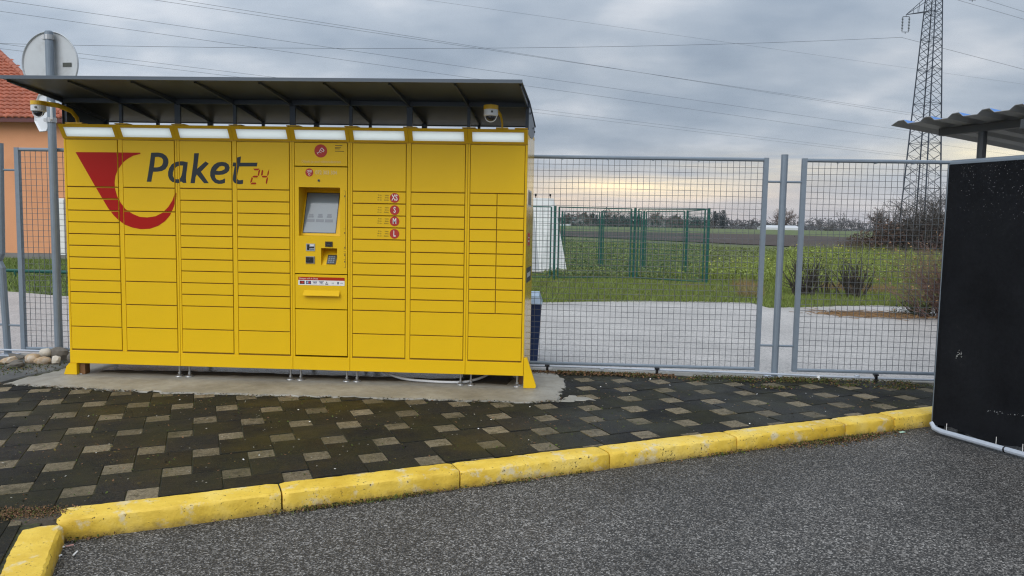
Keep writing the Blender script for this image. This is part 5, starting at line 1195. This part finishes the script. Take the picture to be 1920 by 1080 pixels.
shrub(10.58, 11.5, .22, .80, 12, M_twig, 'thin leaning dark shrub between two thicker ones', grp=sg, leafM=M_olive, nl=120, r0=.015, lv=2, up=2.2, kids=(4,))
shrub(11.12, 11.3, .38, 1.16, 40, M_twig, 'dark bushy shrub left of the rust coloured grass', grp=sg, leafM=M_olive, nl=260, r0=.022, lv=2, up=2.2, kids=(4,))
e = shrub(11.36, 7.2, .72, 1.38, 230, M_twigp, 'tangled mauve brown bramble at the end of the shade net', 'bramble_bush', leafM=M_rust, nl=900, r0=.013, up=1.25, kids=(5, 4))
shrub(10.72, 7.4, .35, .28, 40, M_olive, 'low olive weed at the left foot of the bramble', 'bramble_bush', leafM=M_olive, nl=500, r0=.005)
n = 700; P = np.stack([rng.normal(10.0, .45, n), rng.normal(7.4, .22, n), np.full(n, -.085)], 1); a = rng.uniform(0, 3.14, n); B = P + np.stack([np.cos(a), np.sin(a) * .4, rng.uniform(-.02, .12, n)], 1) * rng.uniform(.1, .4, n)[:, None]
V, F = cones(P, B, .006, .003); o = np_mesh('branch_heap', V, F, M_rust); tag(o, 'flat heap of cut rusty stalks on the yard by the bramble', 'branch heap', kind='stuff')
# --- big bare bush
e = empty('bare_bush', (29, 48, 0)); e.location = (0, 0, 0); tag(e, 'big dark bare bush in front of the pylon foot', 'bush')
nst = 260; bx = rng.uniform(27.0, 35.5, nst); hh = np.interp(bx, [27, 28.2, 29.6, 31.5, 35.5], [1.3, 2.7, 3.7, 4.0, 3.8]); by = rng.normal(48.5, .9, nst); B = np.stack([bx, by, tz(by)], 1)
A, Bq, ra, rb, tips = branching(B, np.stack([rng.normal(0, .35, nst), rng.normal(0, .35, nst), np.full(nst, 1.5)], 1), hh * rng.uniform(.5, .85, nst), .035, 3, (6, 5), .6, .02, .42, minr=.010)
V, F = cones(A, Bq, ra, rb); np_mesh('branches', V, F, M_twig, e)
q = ball(5200, (31.2, 48.3, 1.15), (4.4, 1.3, 1.4)); q[:, 2] = np.maximum(q[:, 2], .15); leaves('dead_foliage', q, rng.uniform(.05, .13, len(q)), M_twig, e)
q = np.concatenate([ball(900, (25.8, 47.3, .75), (1.2, .7, .7)), ball(500, (27.2, 47.0, 1.2), (1.2, .7, 1.1))]); leaves('russet_foliage', q, rng.uniform(.05, .11, len(q)), M_twigb, e)
shrub(24.6, 46.5, 1.3, 1.0, 40, M_twigb, 'low brown scrub at the left edge of the big bush', 'bare_bush', leafM=M_olive, nl=500, r0=.02)
shrub(34.0, 36.5, 2.2, 1.3, 60, M_twigb, 'brown scrub in front of the big dark bush', 'bare_bush', leafM=M_rust, nl=500, r0=.015)
# --- far trees, houses and hedges
FYY = 300.0; kx = (FYY + 6.4) / 176.4
fx = lambda px: 4.228 + ((px - 1036) * .12231 + .0) * kx
ppx = .1239 * kx
def conifer(px, w, h, label, y=FYY, n=900, M=M_needle, grp='far evergreens'):
    x = fx(px); s = ppx; e = empty('evergreen_tree', (x, y, 0)); e.location = (0, 0, 0); tag(e, label, 'tree', grp); z = 1.1; H = h * s * 1.16; R = w * s / 2
    mb = MB(); mb.tube([(x, y, z), (x, y, z + H * .9)], .2, M_twig, 6, radii=[.22, .05]); mb.build('trunk', e)
    c = [((x + rng.normal(0, R * .45), y + rng.normal(0, R * .3), z + H * rng.uniform(.18, .78)), R * rng.uniform(.35, .6)) for _ in range(12)]
    P = np.concatenate([ball(n // 12, q, (r, r, r * 1.25)) for q, r in c]); t = rng.random(n // 3); P2 = np.stack([x + rng.normal(0, 1, len(t)) * R * .5 * (1 - t * .9), y + rng.normal(0, 1, len(t)) * R * .4, z + H * (.1 + .9 * t)], 1); P = np.concatenate([P, P2]); P[:, 2] = np.maximum(P[:, 2], z)
    leaves('crown', P, rng.uniform(.16, .34, len(P)), M, e)
def bare_tree(px, w, h, label, y=FYY, M=M_twigg, grp='far bare trees', nst=9, y2=0):
    x = fx(px) if y == FYY else px; s = ppx * (y + 6.4) / (FYY + 6.4); e = empty('bare_tree', (x, y, 0)); e.location = (0, 0, 0); tag(e, label, 'tree', grp); y += y2; z = 1.1; H = h * s * 1.12; R = w * s / 2
    mb = MB(); mb.tube([(x, y, z), (x + .1, y, z + H * .3), (x, y, z + H * .55)], .2, M, 6, radii=[H * .03, H * .022, H * .012]); mb.build('trunk', e)
    B = np.stack([np.full(nst, x) + rng.normal(0, .15, nst), np.full(nst, y), z + H * rng.uniform(.1, .45, nst)], 1); a = rng.uniform(0, 6.28, nst); Dv = np.stack([np.cos(a) * R / H * 1.7, np.sin(a) * R / H, rng.uniform(.7, 1.3, nst)], 1)
    A, Bq, ra, rb, tips = branching(B, Dv, H * rng.uniform(.4, .6, nst), H * .016, 3, (6, 6), .6, .05, .5, minr=.05)
    V, F = cones(A, Bq, ra, rb); np_mesh('crown', V, F, M, e)
conifer(1110, 10, 26, 'far evergreen right of the first two houses', n=500)
conifer(1117, 22, 19, 'broad far evergreen hedge tree behind the first cage panel', n=700)
conifer(1135, 12, 32, 'tall far evergreen directly behind a green back post', n=500)
for k, (px, w, h) in enumerate(((1150, 22, 19), (1167, 24, 20), (1181, 24, 24), (1196, 18, 22))):
    conifer(px, w, h, ['far dark bushy tree just right of the tallest evergreen', 'far dark bushy tree midway between the green posts', 'far dark bushy tree behind the double green post', 'far dark bushy tree left of the grey gabled house'][k], n=700, M=M_needle)
conifer(1302, 34, 17, 'wide far evergreen hedge between barn and corner post', n=900)
conifer(1337, 24, 28, 'dense far evergreen just beyond the corner of the enclosure', n=1200); conifer(1353, 28, 30, 'tallest dense far evergreen right of the enclosure corner', n=1400)
for k, (px, w, h) in enumerate(((1372, 22, 17), (1388, 20, 15), (1404, 22, 16), (1420, 20, 15), (1434, 18, 14))):
    bare_tree(px, w, h, ['far grey bare tree touching the tall evergreen', 'low far bare tree, second after the evergreens', 'far bare tree left of the white shed', 'low far bare tree behind the left end of the white shed', 'low far bare tree above the middle of the white shed'][k])
bare_tree(1464, 46, 33, 'round crowned far bare tree behind the grey fence post', nst=34, M=M_twigb)
for k, (px, w, h) in enumerate(((1500, 22, 18), (1516, 20, 15), (1534, 22, 18), (1552, 20, 15), (1570, 24, 26), (1588, 22, 17), (1604, 22, 18))):
    bare_tree(px, w, h, ['far bare tree first right of the fence stile', 'far low bare tree second right of the fence stile', 'far bare tree third right of the fence stile', 'far low bare tree beside the tall one below the hill', 'tall far bare tree standing out under the blue hill', 'far low bare tree right of the tall one', 'far bare tree next to the big reddish tree'][k])
bare_tree(1636, 50, 32, 'broad reddish far tree left of the big bare bush', nst=26, M=M_twigb)
bare_tree(1230, 40, 24, 'far bare tree behind the grey gabled house', nst=14, M=M_twigb); bare_tree(1150, 40, 26, 'far bare tree rising over the dark bushy trees', nst=14, M=M_twigb); bare_tree(1090, 36, 24, 'far bare tree behind the second gabled house', nst=12, M=M_twigb)
shrub(fx(1555) * .72, 214, 3.0, 2.2, 40, M_twig, 'lone dark shrub far out on the green crop strip', 'bare_bush', r0=.06, z0=1.0)
def far_house(pa, pb, hw, hr, wm, label, y=FYY - 4, gable=True):
    xa, xb = fx(pa), fx(pb); s = ppx; z = 1.05; e = empty('far_house', (xa, y, z)); e.location = (0, 0, 0); tag(e, label, 'house', 'far houses along the field'); W_ = hw * s; R_ = hr * s; xm = (xa + xb) / 2
    mb = MB(); mb.prism([(xa, z), (xb, z), (xb, z + W_), (xm, z + R_), (xa, z + W_)], 1, y, y + 9, wm); mb.build('wall', e)
    mb = MB()
    for s_ in (-1, 1):
        x1 = xm; x2 = xa if s_ < 0 else xb; dx_ = (x2 - x1) * .10; dz_ = (R_ - W_) * .10
        mb.prism([(x1, z + R_ + .06), (x2 + dx_, z + W_ - dz_ + .06), (x2 + dx_, z + W_ - dz_ + .40), (x1, z + R_ + .45)], 1, y - .5, y + 9.4, M_roof1)
    mb.build('roof', e)
    for q in (.28, .68):
        xx = xa + (xb - xa) * q; mb = MB(); mb.box((xx - .5, y - .06, z + W_ * .35), (xx + .5, y - .01, z + W_ * .35 + 1.2), M_win); f_ = mb.build('window', e)
    mb = MB(); mb.box((xm + .6, y + 3, z + R_ - .6), (xm + 1.2, y + 3.6, z + R_ + 1.0), M_roof1); mb.build('chimney', e)
bare_tree(1062, 30, 20, 'far bare tree in front of the white gabled house', nst=14, M=M_twigb, y2=-14)
bare_tree(1098, 26, 22, 'far bare tree in front of the second gabled house', nst=14, M=M_twigb, y2=-14)
bare_tree(1222, 26, 20, 'far bare tree in front of the grey gabled house', nst=12, M=M_twigb, y2=-14)
bare_tree(1262, 34, 20, 'far bare tree in front of the brown barn', nst=14, M=M_twigb, y2=-14)
far_house(1048, 1070, 10, 20, M_wall1, 'far white gabled house next to the tapered block')
far_house(1076, 1108, 11, 24, M_wall1, 'far gabled house second from the tapered block')
far_house(1210, 1243, 13, 23, M_wall1, 'far grey gabled house behind the right cage panel')
far_house(1245, 1278, 13, 22, M_wall2, 'far brown barn between grey house and evergreen hedge')
mb = MB(); x0, x1 = fx(1412), fx(1474); mb.prism([(285, 1.05), (297, 1.05), (297, 2.0), (291, 2.9), (285, 2.0)], 0, x0, x1, M_shed); sd_ = mb.build('farm_shed'); tag(sd_, 'long low white shed at the far edge of the field', 'shed')
mb = MB(); x0, x1 = fx(1030), fx(1066); mb.box((x0, 280, 1.05), (x1, 283, 2.0), M_shed); tag(mb.build('farm_shed'), 'small low white shed in front of the far white house', 'shed')
n = 14000; xs_ = rng.uniform(fx(1040), fx(1325), n); P = np.stack([xs_, np.where(rng.random(n) < .3, FYY - 13, FYY + 9) + rng.normal(0, 2, n), 1.0 + rng.uniform(0, 1, n) ** 1.3 * (2.8 + .9 * np.sin(xs_ * .31) + .7 * np.sin(xs_ * .83) + .5 * np.sin(xs_ * 1.9))], 1)
leaves('far_hedgerow_undergrowth', P, rng.uniform(.15, .36, n), M_twig, kind='stuff')
n = 9000; xs_ = rng.uniform(fx(1325), fx(1720), n); P = np.stack([xs_, np.full(n, FYY + 30) + rng.normal(0, 3, n), 1.0 + rng.uniform(0, 1, n) ** 1.3 * (2.6 + .8 * np.sin(xs_ * .21) + .6 * np.sin(xs_ * .53))], 1)
leaves('far_undergrowth', P, rng.uniform(.15, .36, n), M_twigg, kind='stuff')
n = 9000; xs_ = rng.uniform(fx(1040), fx(1900), n) * 2.1; P = np.stack([xs_, np.full(n, 640) + rng.normal(0, 12, n), 1.0 + rng.uniform(0, 1, n) * (8.0 + 2 * np.sin(xs_ * .06) + 1.2 * np.sin(xs_ * .23))], 1)
leaves('distant_woods', P, rng.uniform(.5, 1.1, n), M_twigg, kind='stuff')

# ================================================================== STONES, MOSS, LITTER
def rock(x, y, z, sx_, sy_, sz_, M, label, rot=0, flat=.5, seed=0):
    bm = bmesh.new(); bmesh.ops.create_icosphere(bm, subdivisions=2, radius=1.0); r_ = random.Random(seed); o3 = Vector((r_.uniform(0, 50), r_.uniform(0, 50), 0))
    from mathutils import noise
    for v in bm.verts:
        d = noise.noise(v.co * 1.1 + o3) * .38 + noise.noise(v.co * 2.6 + o3) * .14; v.co = v.co * (1 + d); v.co = Vector((math.copysign(abs(v.co.x) ** .85, v.co.x) * sx_, math.copysign(abs(v.co.y) ** .85, v.co.y) * sy_, math.copysign(abs(v.co.z) ** .8, v.co.z) * sz_))
    bmesh.ops.scale(bm, vec=(.82, .82, .82), verts=bm.verts); z -= sz_ * .22; me = bpy.data.meshes.new('stone'); bm.to_mesh(me); bm.free(); me.materials.append(M); me.polygons.foreach_set('use_smooth', [seed in (4, 5, 7)] * len(me.polygons)); o = link('stone', me); o.location = (x, y, z); o.rotation_euler = (r_.uniform(-.2, .2), r_.uniform(-.2, .2), rot); tag(o, label, 'stone', 'stones heaped at the left fence post')
rock(-.70, .27, .030, .085, .055, .038, M_rockg, 'flat brown stone lying apart in front of the heap', .2, seed=1)
rock(-.90, .46, .035, .10, .06, .045, M_rock, 'low tan stone at the left end of the heap', .4, seed=2)
rock(-.70, .50, .055, .095, .07, .065, M_rock, 'large rounded tan stone in the middle of the heap', -.3, seed=4)
rock(-.575, .46, .045, .085, .055, .050, M_rock, 'tan stone leaning at the right of the biggest one', .6, seed=5)
rock(-.66, .63, .085, .07, .06, .055, M_rockw, 'pale stone lying on top of the heap', .2, seed=7)
rock(-.56, .68, .075, .11, .07, .085, M_rockg, 'angular grey block at the back of the heap', .1, seed=3)
rock(-.47, .50, .045, .050, .045, .050, M_rockw, 'small white stone beside the grey block', .9, seed=8)
rock(-.37, .62, .055, .075, .05, .065, M_rockg, 'tilted dark slab stone nearest the sign pole', .8, seed=6)
rock(-.79, .40, .03, .06, .05, .03, M_rockg, 'small grey brown stone wedged under the tan ones', .5, seed=10)
rock(-.98, .68, .03, .12, .05, .028, M_rockg, 'flat dark stone behind the bent fence post foot', .1, seed=9)
def tufts(name, P, s, mats, pr, up=.6): return leaves_multi(name, P, s, mats, pr, up=up, kind='stuff')
# moss and leaf litter along the fence strip
n = 9000; X = rng.uniform(4.3, 7.8, n); Y = .79 - np.abs(rng.normal(0, .045, n)) ; cl = np.sin(X * 3.1) + np.sin(X * 7.7 + 1) * .6 + np.sin(X * 17) * .3; k = cl > rng.uniform(-1.1, 1.2, n)
tufts('fence_moss', np.stack([X, Y, .002 + rng.uniform(0, .022, n)], 1)[k], rng.uniform(.004, .011, k.sum()), [M_moss, M_mossd, M_rustl], [.5, .32, .18])
n = 1500; X = rng.uniform(4.05, 5.4, n); Y = .74 - np.abs(rng.normal(0, .06, n)) + .04; tufts('leaf_litter', np.stack([X, Y, .010 + rng.uniform(0, .010, n)], 1), rng.uniform(.006, .016, n), [M_rustl, M_mossd], [.8, .2], up=1.2)
n = 800; X = rng.normal(-.75, .25, n); Y = rng.normal(.25, .16, n); tufts('post_moss', np.stack([X, Y, .004 + rng.uniform(0, .012, n)], 1), rng.uniform(.005, .013, n), [M_moss, M_mossd, M_rustl], [.6, .25, .15])
# moss clumps lying on the pavers near the right end
n = 2600; c = np.array([[5.55, .62], [6.05, .60], [6.4, .66], [6.9, .55], [7.3, .50], [5.1, .68], [6.65, .70], [7.5, .62], [6.2, .35]]); i = rng.integers(0, len(c), n); P = np.concatenate([c[i] + rng.normal(0, 1, (n, 2)) * [.10, .035], (.004 + rng.uniform(0, .016, n))[:, None]], 1)
tufts('paver_moss', P, rng.uniform(.004, .012, n), [M_moss, M_mossd, M_rustl], [.5, .3, .2])
# grit and crumbs of soil lying on the pavers
n = 9000; X = rng.uniform(.2, 7.6, n); Y = rng.uniform(-3.0, .75, n); cl = np.sin(X * 1.7 + 2 * Y) * np.sin(Y * 2.9 - X) + np.sin(X * 5.3) * np.sin(Y * 6.1) * .6; k = (X > .3 - .757 * (Y + 1.63)) & (Y > -1.5 + (X - 4.611) * .512 + .02) & (cl > rng.uniform(-.9, 1.4, n)) & ~((X < 4.45) & (Y > -.58))
tufts('paver_dirt', np.stack([X, Y, np.full(n, .003)], 1)[k], rng.uniform(.003, .011, k.sum()), [M_rustl, M_mossd, M_moss, M_blk], [.3, .3, .3, .1], up=3)
# crumbs of mortar and dirt along the ragged front of the slab
n = 2600; pe = np.array([(-.31, -.43), (.17, -.47), (.6, -.52), (1.1, -.55), (1.9, -.555), (2.83, -.51), (3.5, -.51), (4.1, -.5), (4.3, -.41), (4.37, .1), (4.36, .63)]); sgi = rng.integers(0, len(pe) - 1, n); tt = rng.random(n)[:, None]; P = pe[sgi] * (1 - tt) + pe[sgi + 1] * tt + rng.normal(0, .028, (n, 2)); k = np.sin(P[:, 0] * 4.1) + np.sin(P[:, 0] * 11.0) * .7 > rng.uniform(-1.6, 1.2, n)
tufts('slab_edge_dirt', np.concatenate([P, np.full((n, 1), .009)], 1)[k], rng.uniform(.003, .012, k.sum()), [M_rustl, M_mossd, M_conc, M_joint], [.2, .25, .25, .3], up=3)
# moss in the joints of the pavers: sprigs where joints cross
n = 15000; jj = rng.integers(-20, 20, (n, 2)); al = rng.uniform(0, .30, n); side = rng.random(n) < .5
oa = .3 * jj[:, 0] + .15 * jj[:, 1]; ob = -.15 * jj[:, 0] + .3 * jj[:, 1]; a_ = np.where(side, oa + .075, oa - .375 + al); b_ = np.where(side, ob - .225 + al, ob + .075)
X = (E1.x * a_ + E2.x * b_) * SX + 2.845; Y = (E1.y * a_ + E2.y * b_) * SY - 1.295
dens = .35 + .65 * (np.sin(X * 1.9 + 1) * np.sin(Y * 2.3) > .1); k = (Y < -.62) & (X < 7.6) & (X > .4 - .757 * (Y + 1.63)) & (Y > -1.66 + (X - 4.611) * .512 + .14) & (rng.random(n) < dens) & (rng.random(n) < np.clip(1.15 - X * .13, .25, 1))
tufts('joint_moss', np.stack([X + rng.normal(0, .006, n), Y + rng.normal(0, .006, n), .001 + rng.uniform(0, .010, n)], 1)[k], rng.uniform(.004, .011, k.sum()), [M_moss, M_mossd], [.7, .3])
# weeds along the road side of the kerb
n = 6500; X = rng.uniform(2.0, 7.75, n); Y = -1.756 + (X - 4.611) * .512 - np.abs(rng.normal(0, .022, n)) - .004; cl = np.sin(X * 2.3) + np.sin(X * 5.9 + 2) * .7 + np.sin(X * 13) * .5; k = cl > rng.uniform(-.9, 2.2, n)
tufts('kerb_moss', np.stack([X, Y, ROAD + .002 + rng.uniform(0, .018, n)], 1)[k], rng.uniform(.004, .010, k.sum()), [M_moss, M_mossd, M_rustl], [.4, .3, .3])
n = 900; X = rng.uniform(2.0, 7.75, n); Y = -1.756 + (X - 4.611) * .512 - np.abs(rng.normal(0, .02, n)) - .004; k = (np.sin(X * 2.3) + np.sin(X * 5.9 + 2) * .7) > .7; blades('kerb_grass', np.stack([X, Y, np.full(n, ROAD)], 1)[k], rng.uniform(.015, .045, k.sum()), .002, M_grass, .8)
n = 1400; X = rng.normal(6.35, .22, n); Y = -1.756 + (X - 4.611) * .512 - np.abs(rng.normal(0, .06, n)) - .01; tufts('kerb_litter_moss', np.stack([X, Y, ROAD + .002 + rng.uniform(0, .014, n)], 1), rng.uniform(.004, .012, n), [M_rustl, M_mossd, M_moss], [.5, .3, .2])
# silt in the corner behind the kerb joint
n = 3200; t = rng.random(n); X = 1.92 - t * .38 + rng.normal(0, .04, n); Y = -2.98 - t * .09 + rng.normal(0, .04, n) - .02; k = Y > -3.30 + (X - 1.5) * .0; tufts('corner_litter', np.stack([X, Y, .0 + rng.uniform(0, .010, n)], 1)[k], rng.uniform(.002, .007, k.sum()), [M_rustl, M_mossd, M_moss], [.6, .25, .15])
n = 1500; q = rng.random(n); X = 1.80 + q * .5 + rng.normal(0, .05, n) - .06; Y = -3.20 - q * 1.0 + rng.normal(0, .05, n) - .04; tufts('side_kerb_moss', np.stack([X - .1, Y, .0 + rng.uniform(0, .02, n)], 1), rng.uniform(.004, .012, n), [M_moss, M_mossd, M_rustl], [.6, .2, .2])
def scrap(name, x, y, z, l, w, h, rot, M, label, cat, grp=None):
    mb = MB(); mb.tube([(-l / 2, 0, 0), (0, 0, h * .1), (l / 2, 0, 0)], w, M, 8) if h > 0 else mb.add([(-l / 2, -w, 0), (l / 2, -w * .7, .003), (l / 2 * .8, w, .006), (-l / 2, w * .8, .002)], [(0, 1, 2, 3)], M)
    o = mb.build(name); o.location = (x, y, z); o.rotation_euler = (0, 0, rot); tag(o, label, cat, grp)
M_pinks = mat('faded_pink_paper', (.5, .26, .22), .7)
scrap('cigarette_end', 2.079, -3.262, ROAD + .006, .042, .0042, .004, 1.3, M_white, 'white cigarette end nearest the side kerb', 'cigarette end', 'cigarette ends by the kerb corner')
scrap('cigarette_end', 2.134, -3.222, ROAD + .006, .042, .0042, .004, 1.75, M_white, 'white cigarette end farther out on the asphalt', 'cigarette end', 'cigarette ends by the kerb corner')
scrap('paper_scrap', 2.062, -3.150, ROAD + .006, .034, .006, 0, .4, M_pinks, 'pinkish paper scrap in the corner between the two kerbs', 'paper scrap')
scrap('paper_scrap', 2.035, -3.175, ROAD + .006, .035, .006, 0, .6, M_white, 'pale paper scrap beside the pinkish one in the kerb corner', 'paper scrap')
scrap('plastic_scrap', 6.87, -.665, ROAD + .006, .05, .014, 0, .3, mat('mint_plastic', (.35, .55, .45), .4), 'mint green plastic scrap under the kerb near the shelter', 'plastic scrap')
rock_label = 'stones'
n = 130; X = rng.uniform(.5, 7.5, n); Y = rng.uniform(-2.9, .6, n); k = (X > .3 - .757 * (Y + 1.63)) & (Y > -1.5 + (X - 4.611) * .512); leaves('pavement_pebbles', np.stack([X, Y, np.full(n, .006)], 1)[k], rng.uniform(.004, .009, k.sum()), M_white, up=3, asp=.8, kind='stuff')
print('objects', len(bpy.data.objects), 'pavers', nsl, 'tiles', nt_)

# ------------------------------------------------------------------ thin winter haze over the plain
hm = bpy.data.materials.new('haze'); hm.use_nodes = True; nt = hm.node_tree; nt.nodes.clear()
pv = N('ShaderNodeVolumePrincipled'); pv.inputs['Color'].default_value = (.86, .92, 1, 1); pv.inputs['Density'].default_value = 0.00018
o_ = N('ShaderNodeOutputMaterial'); L(pv.outputs[0], o_.inputs['Volume'])
mb = MB(); mb.box((-2700, -600, -2), (2700, 2750, 44), hm); tag(mb.build('haze'), kind='stuff')
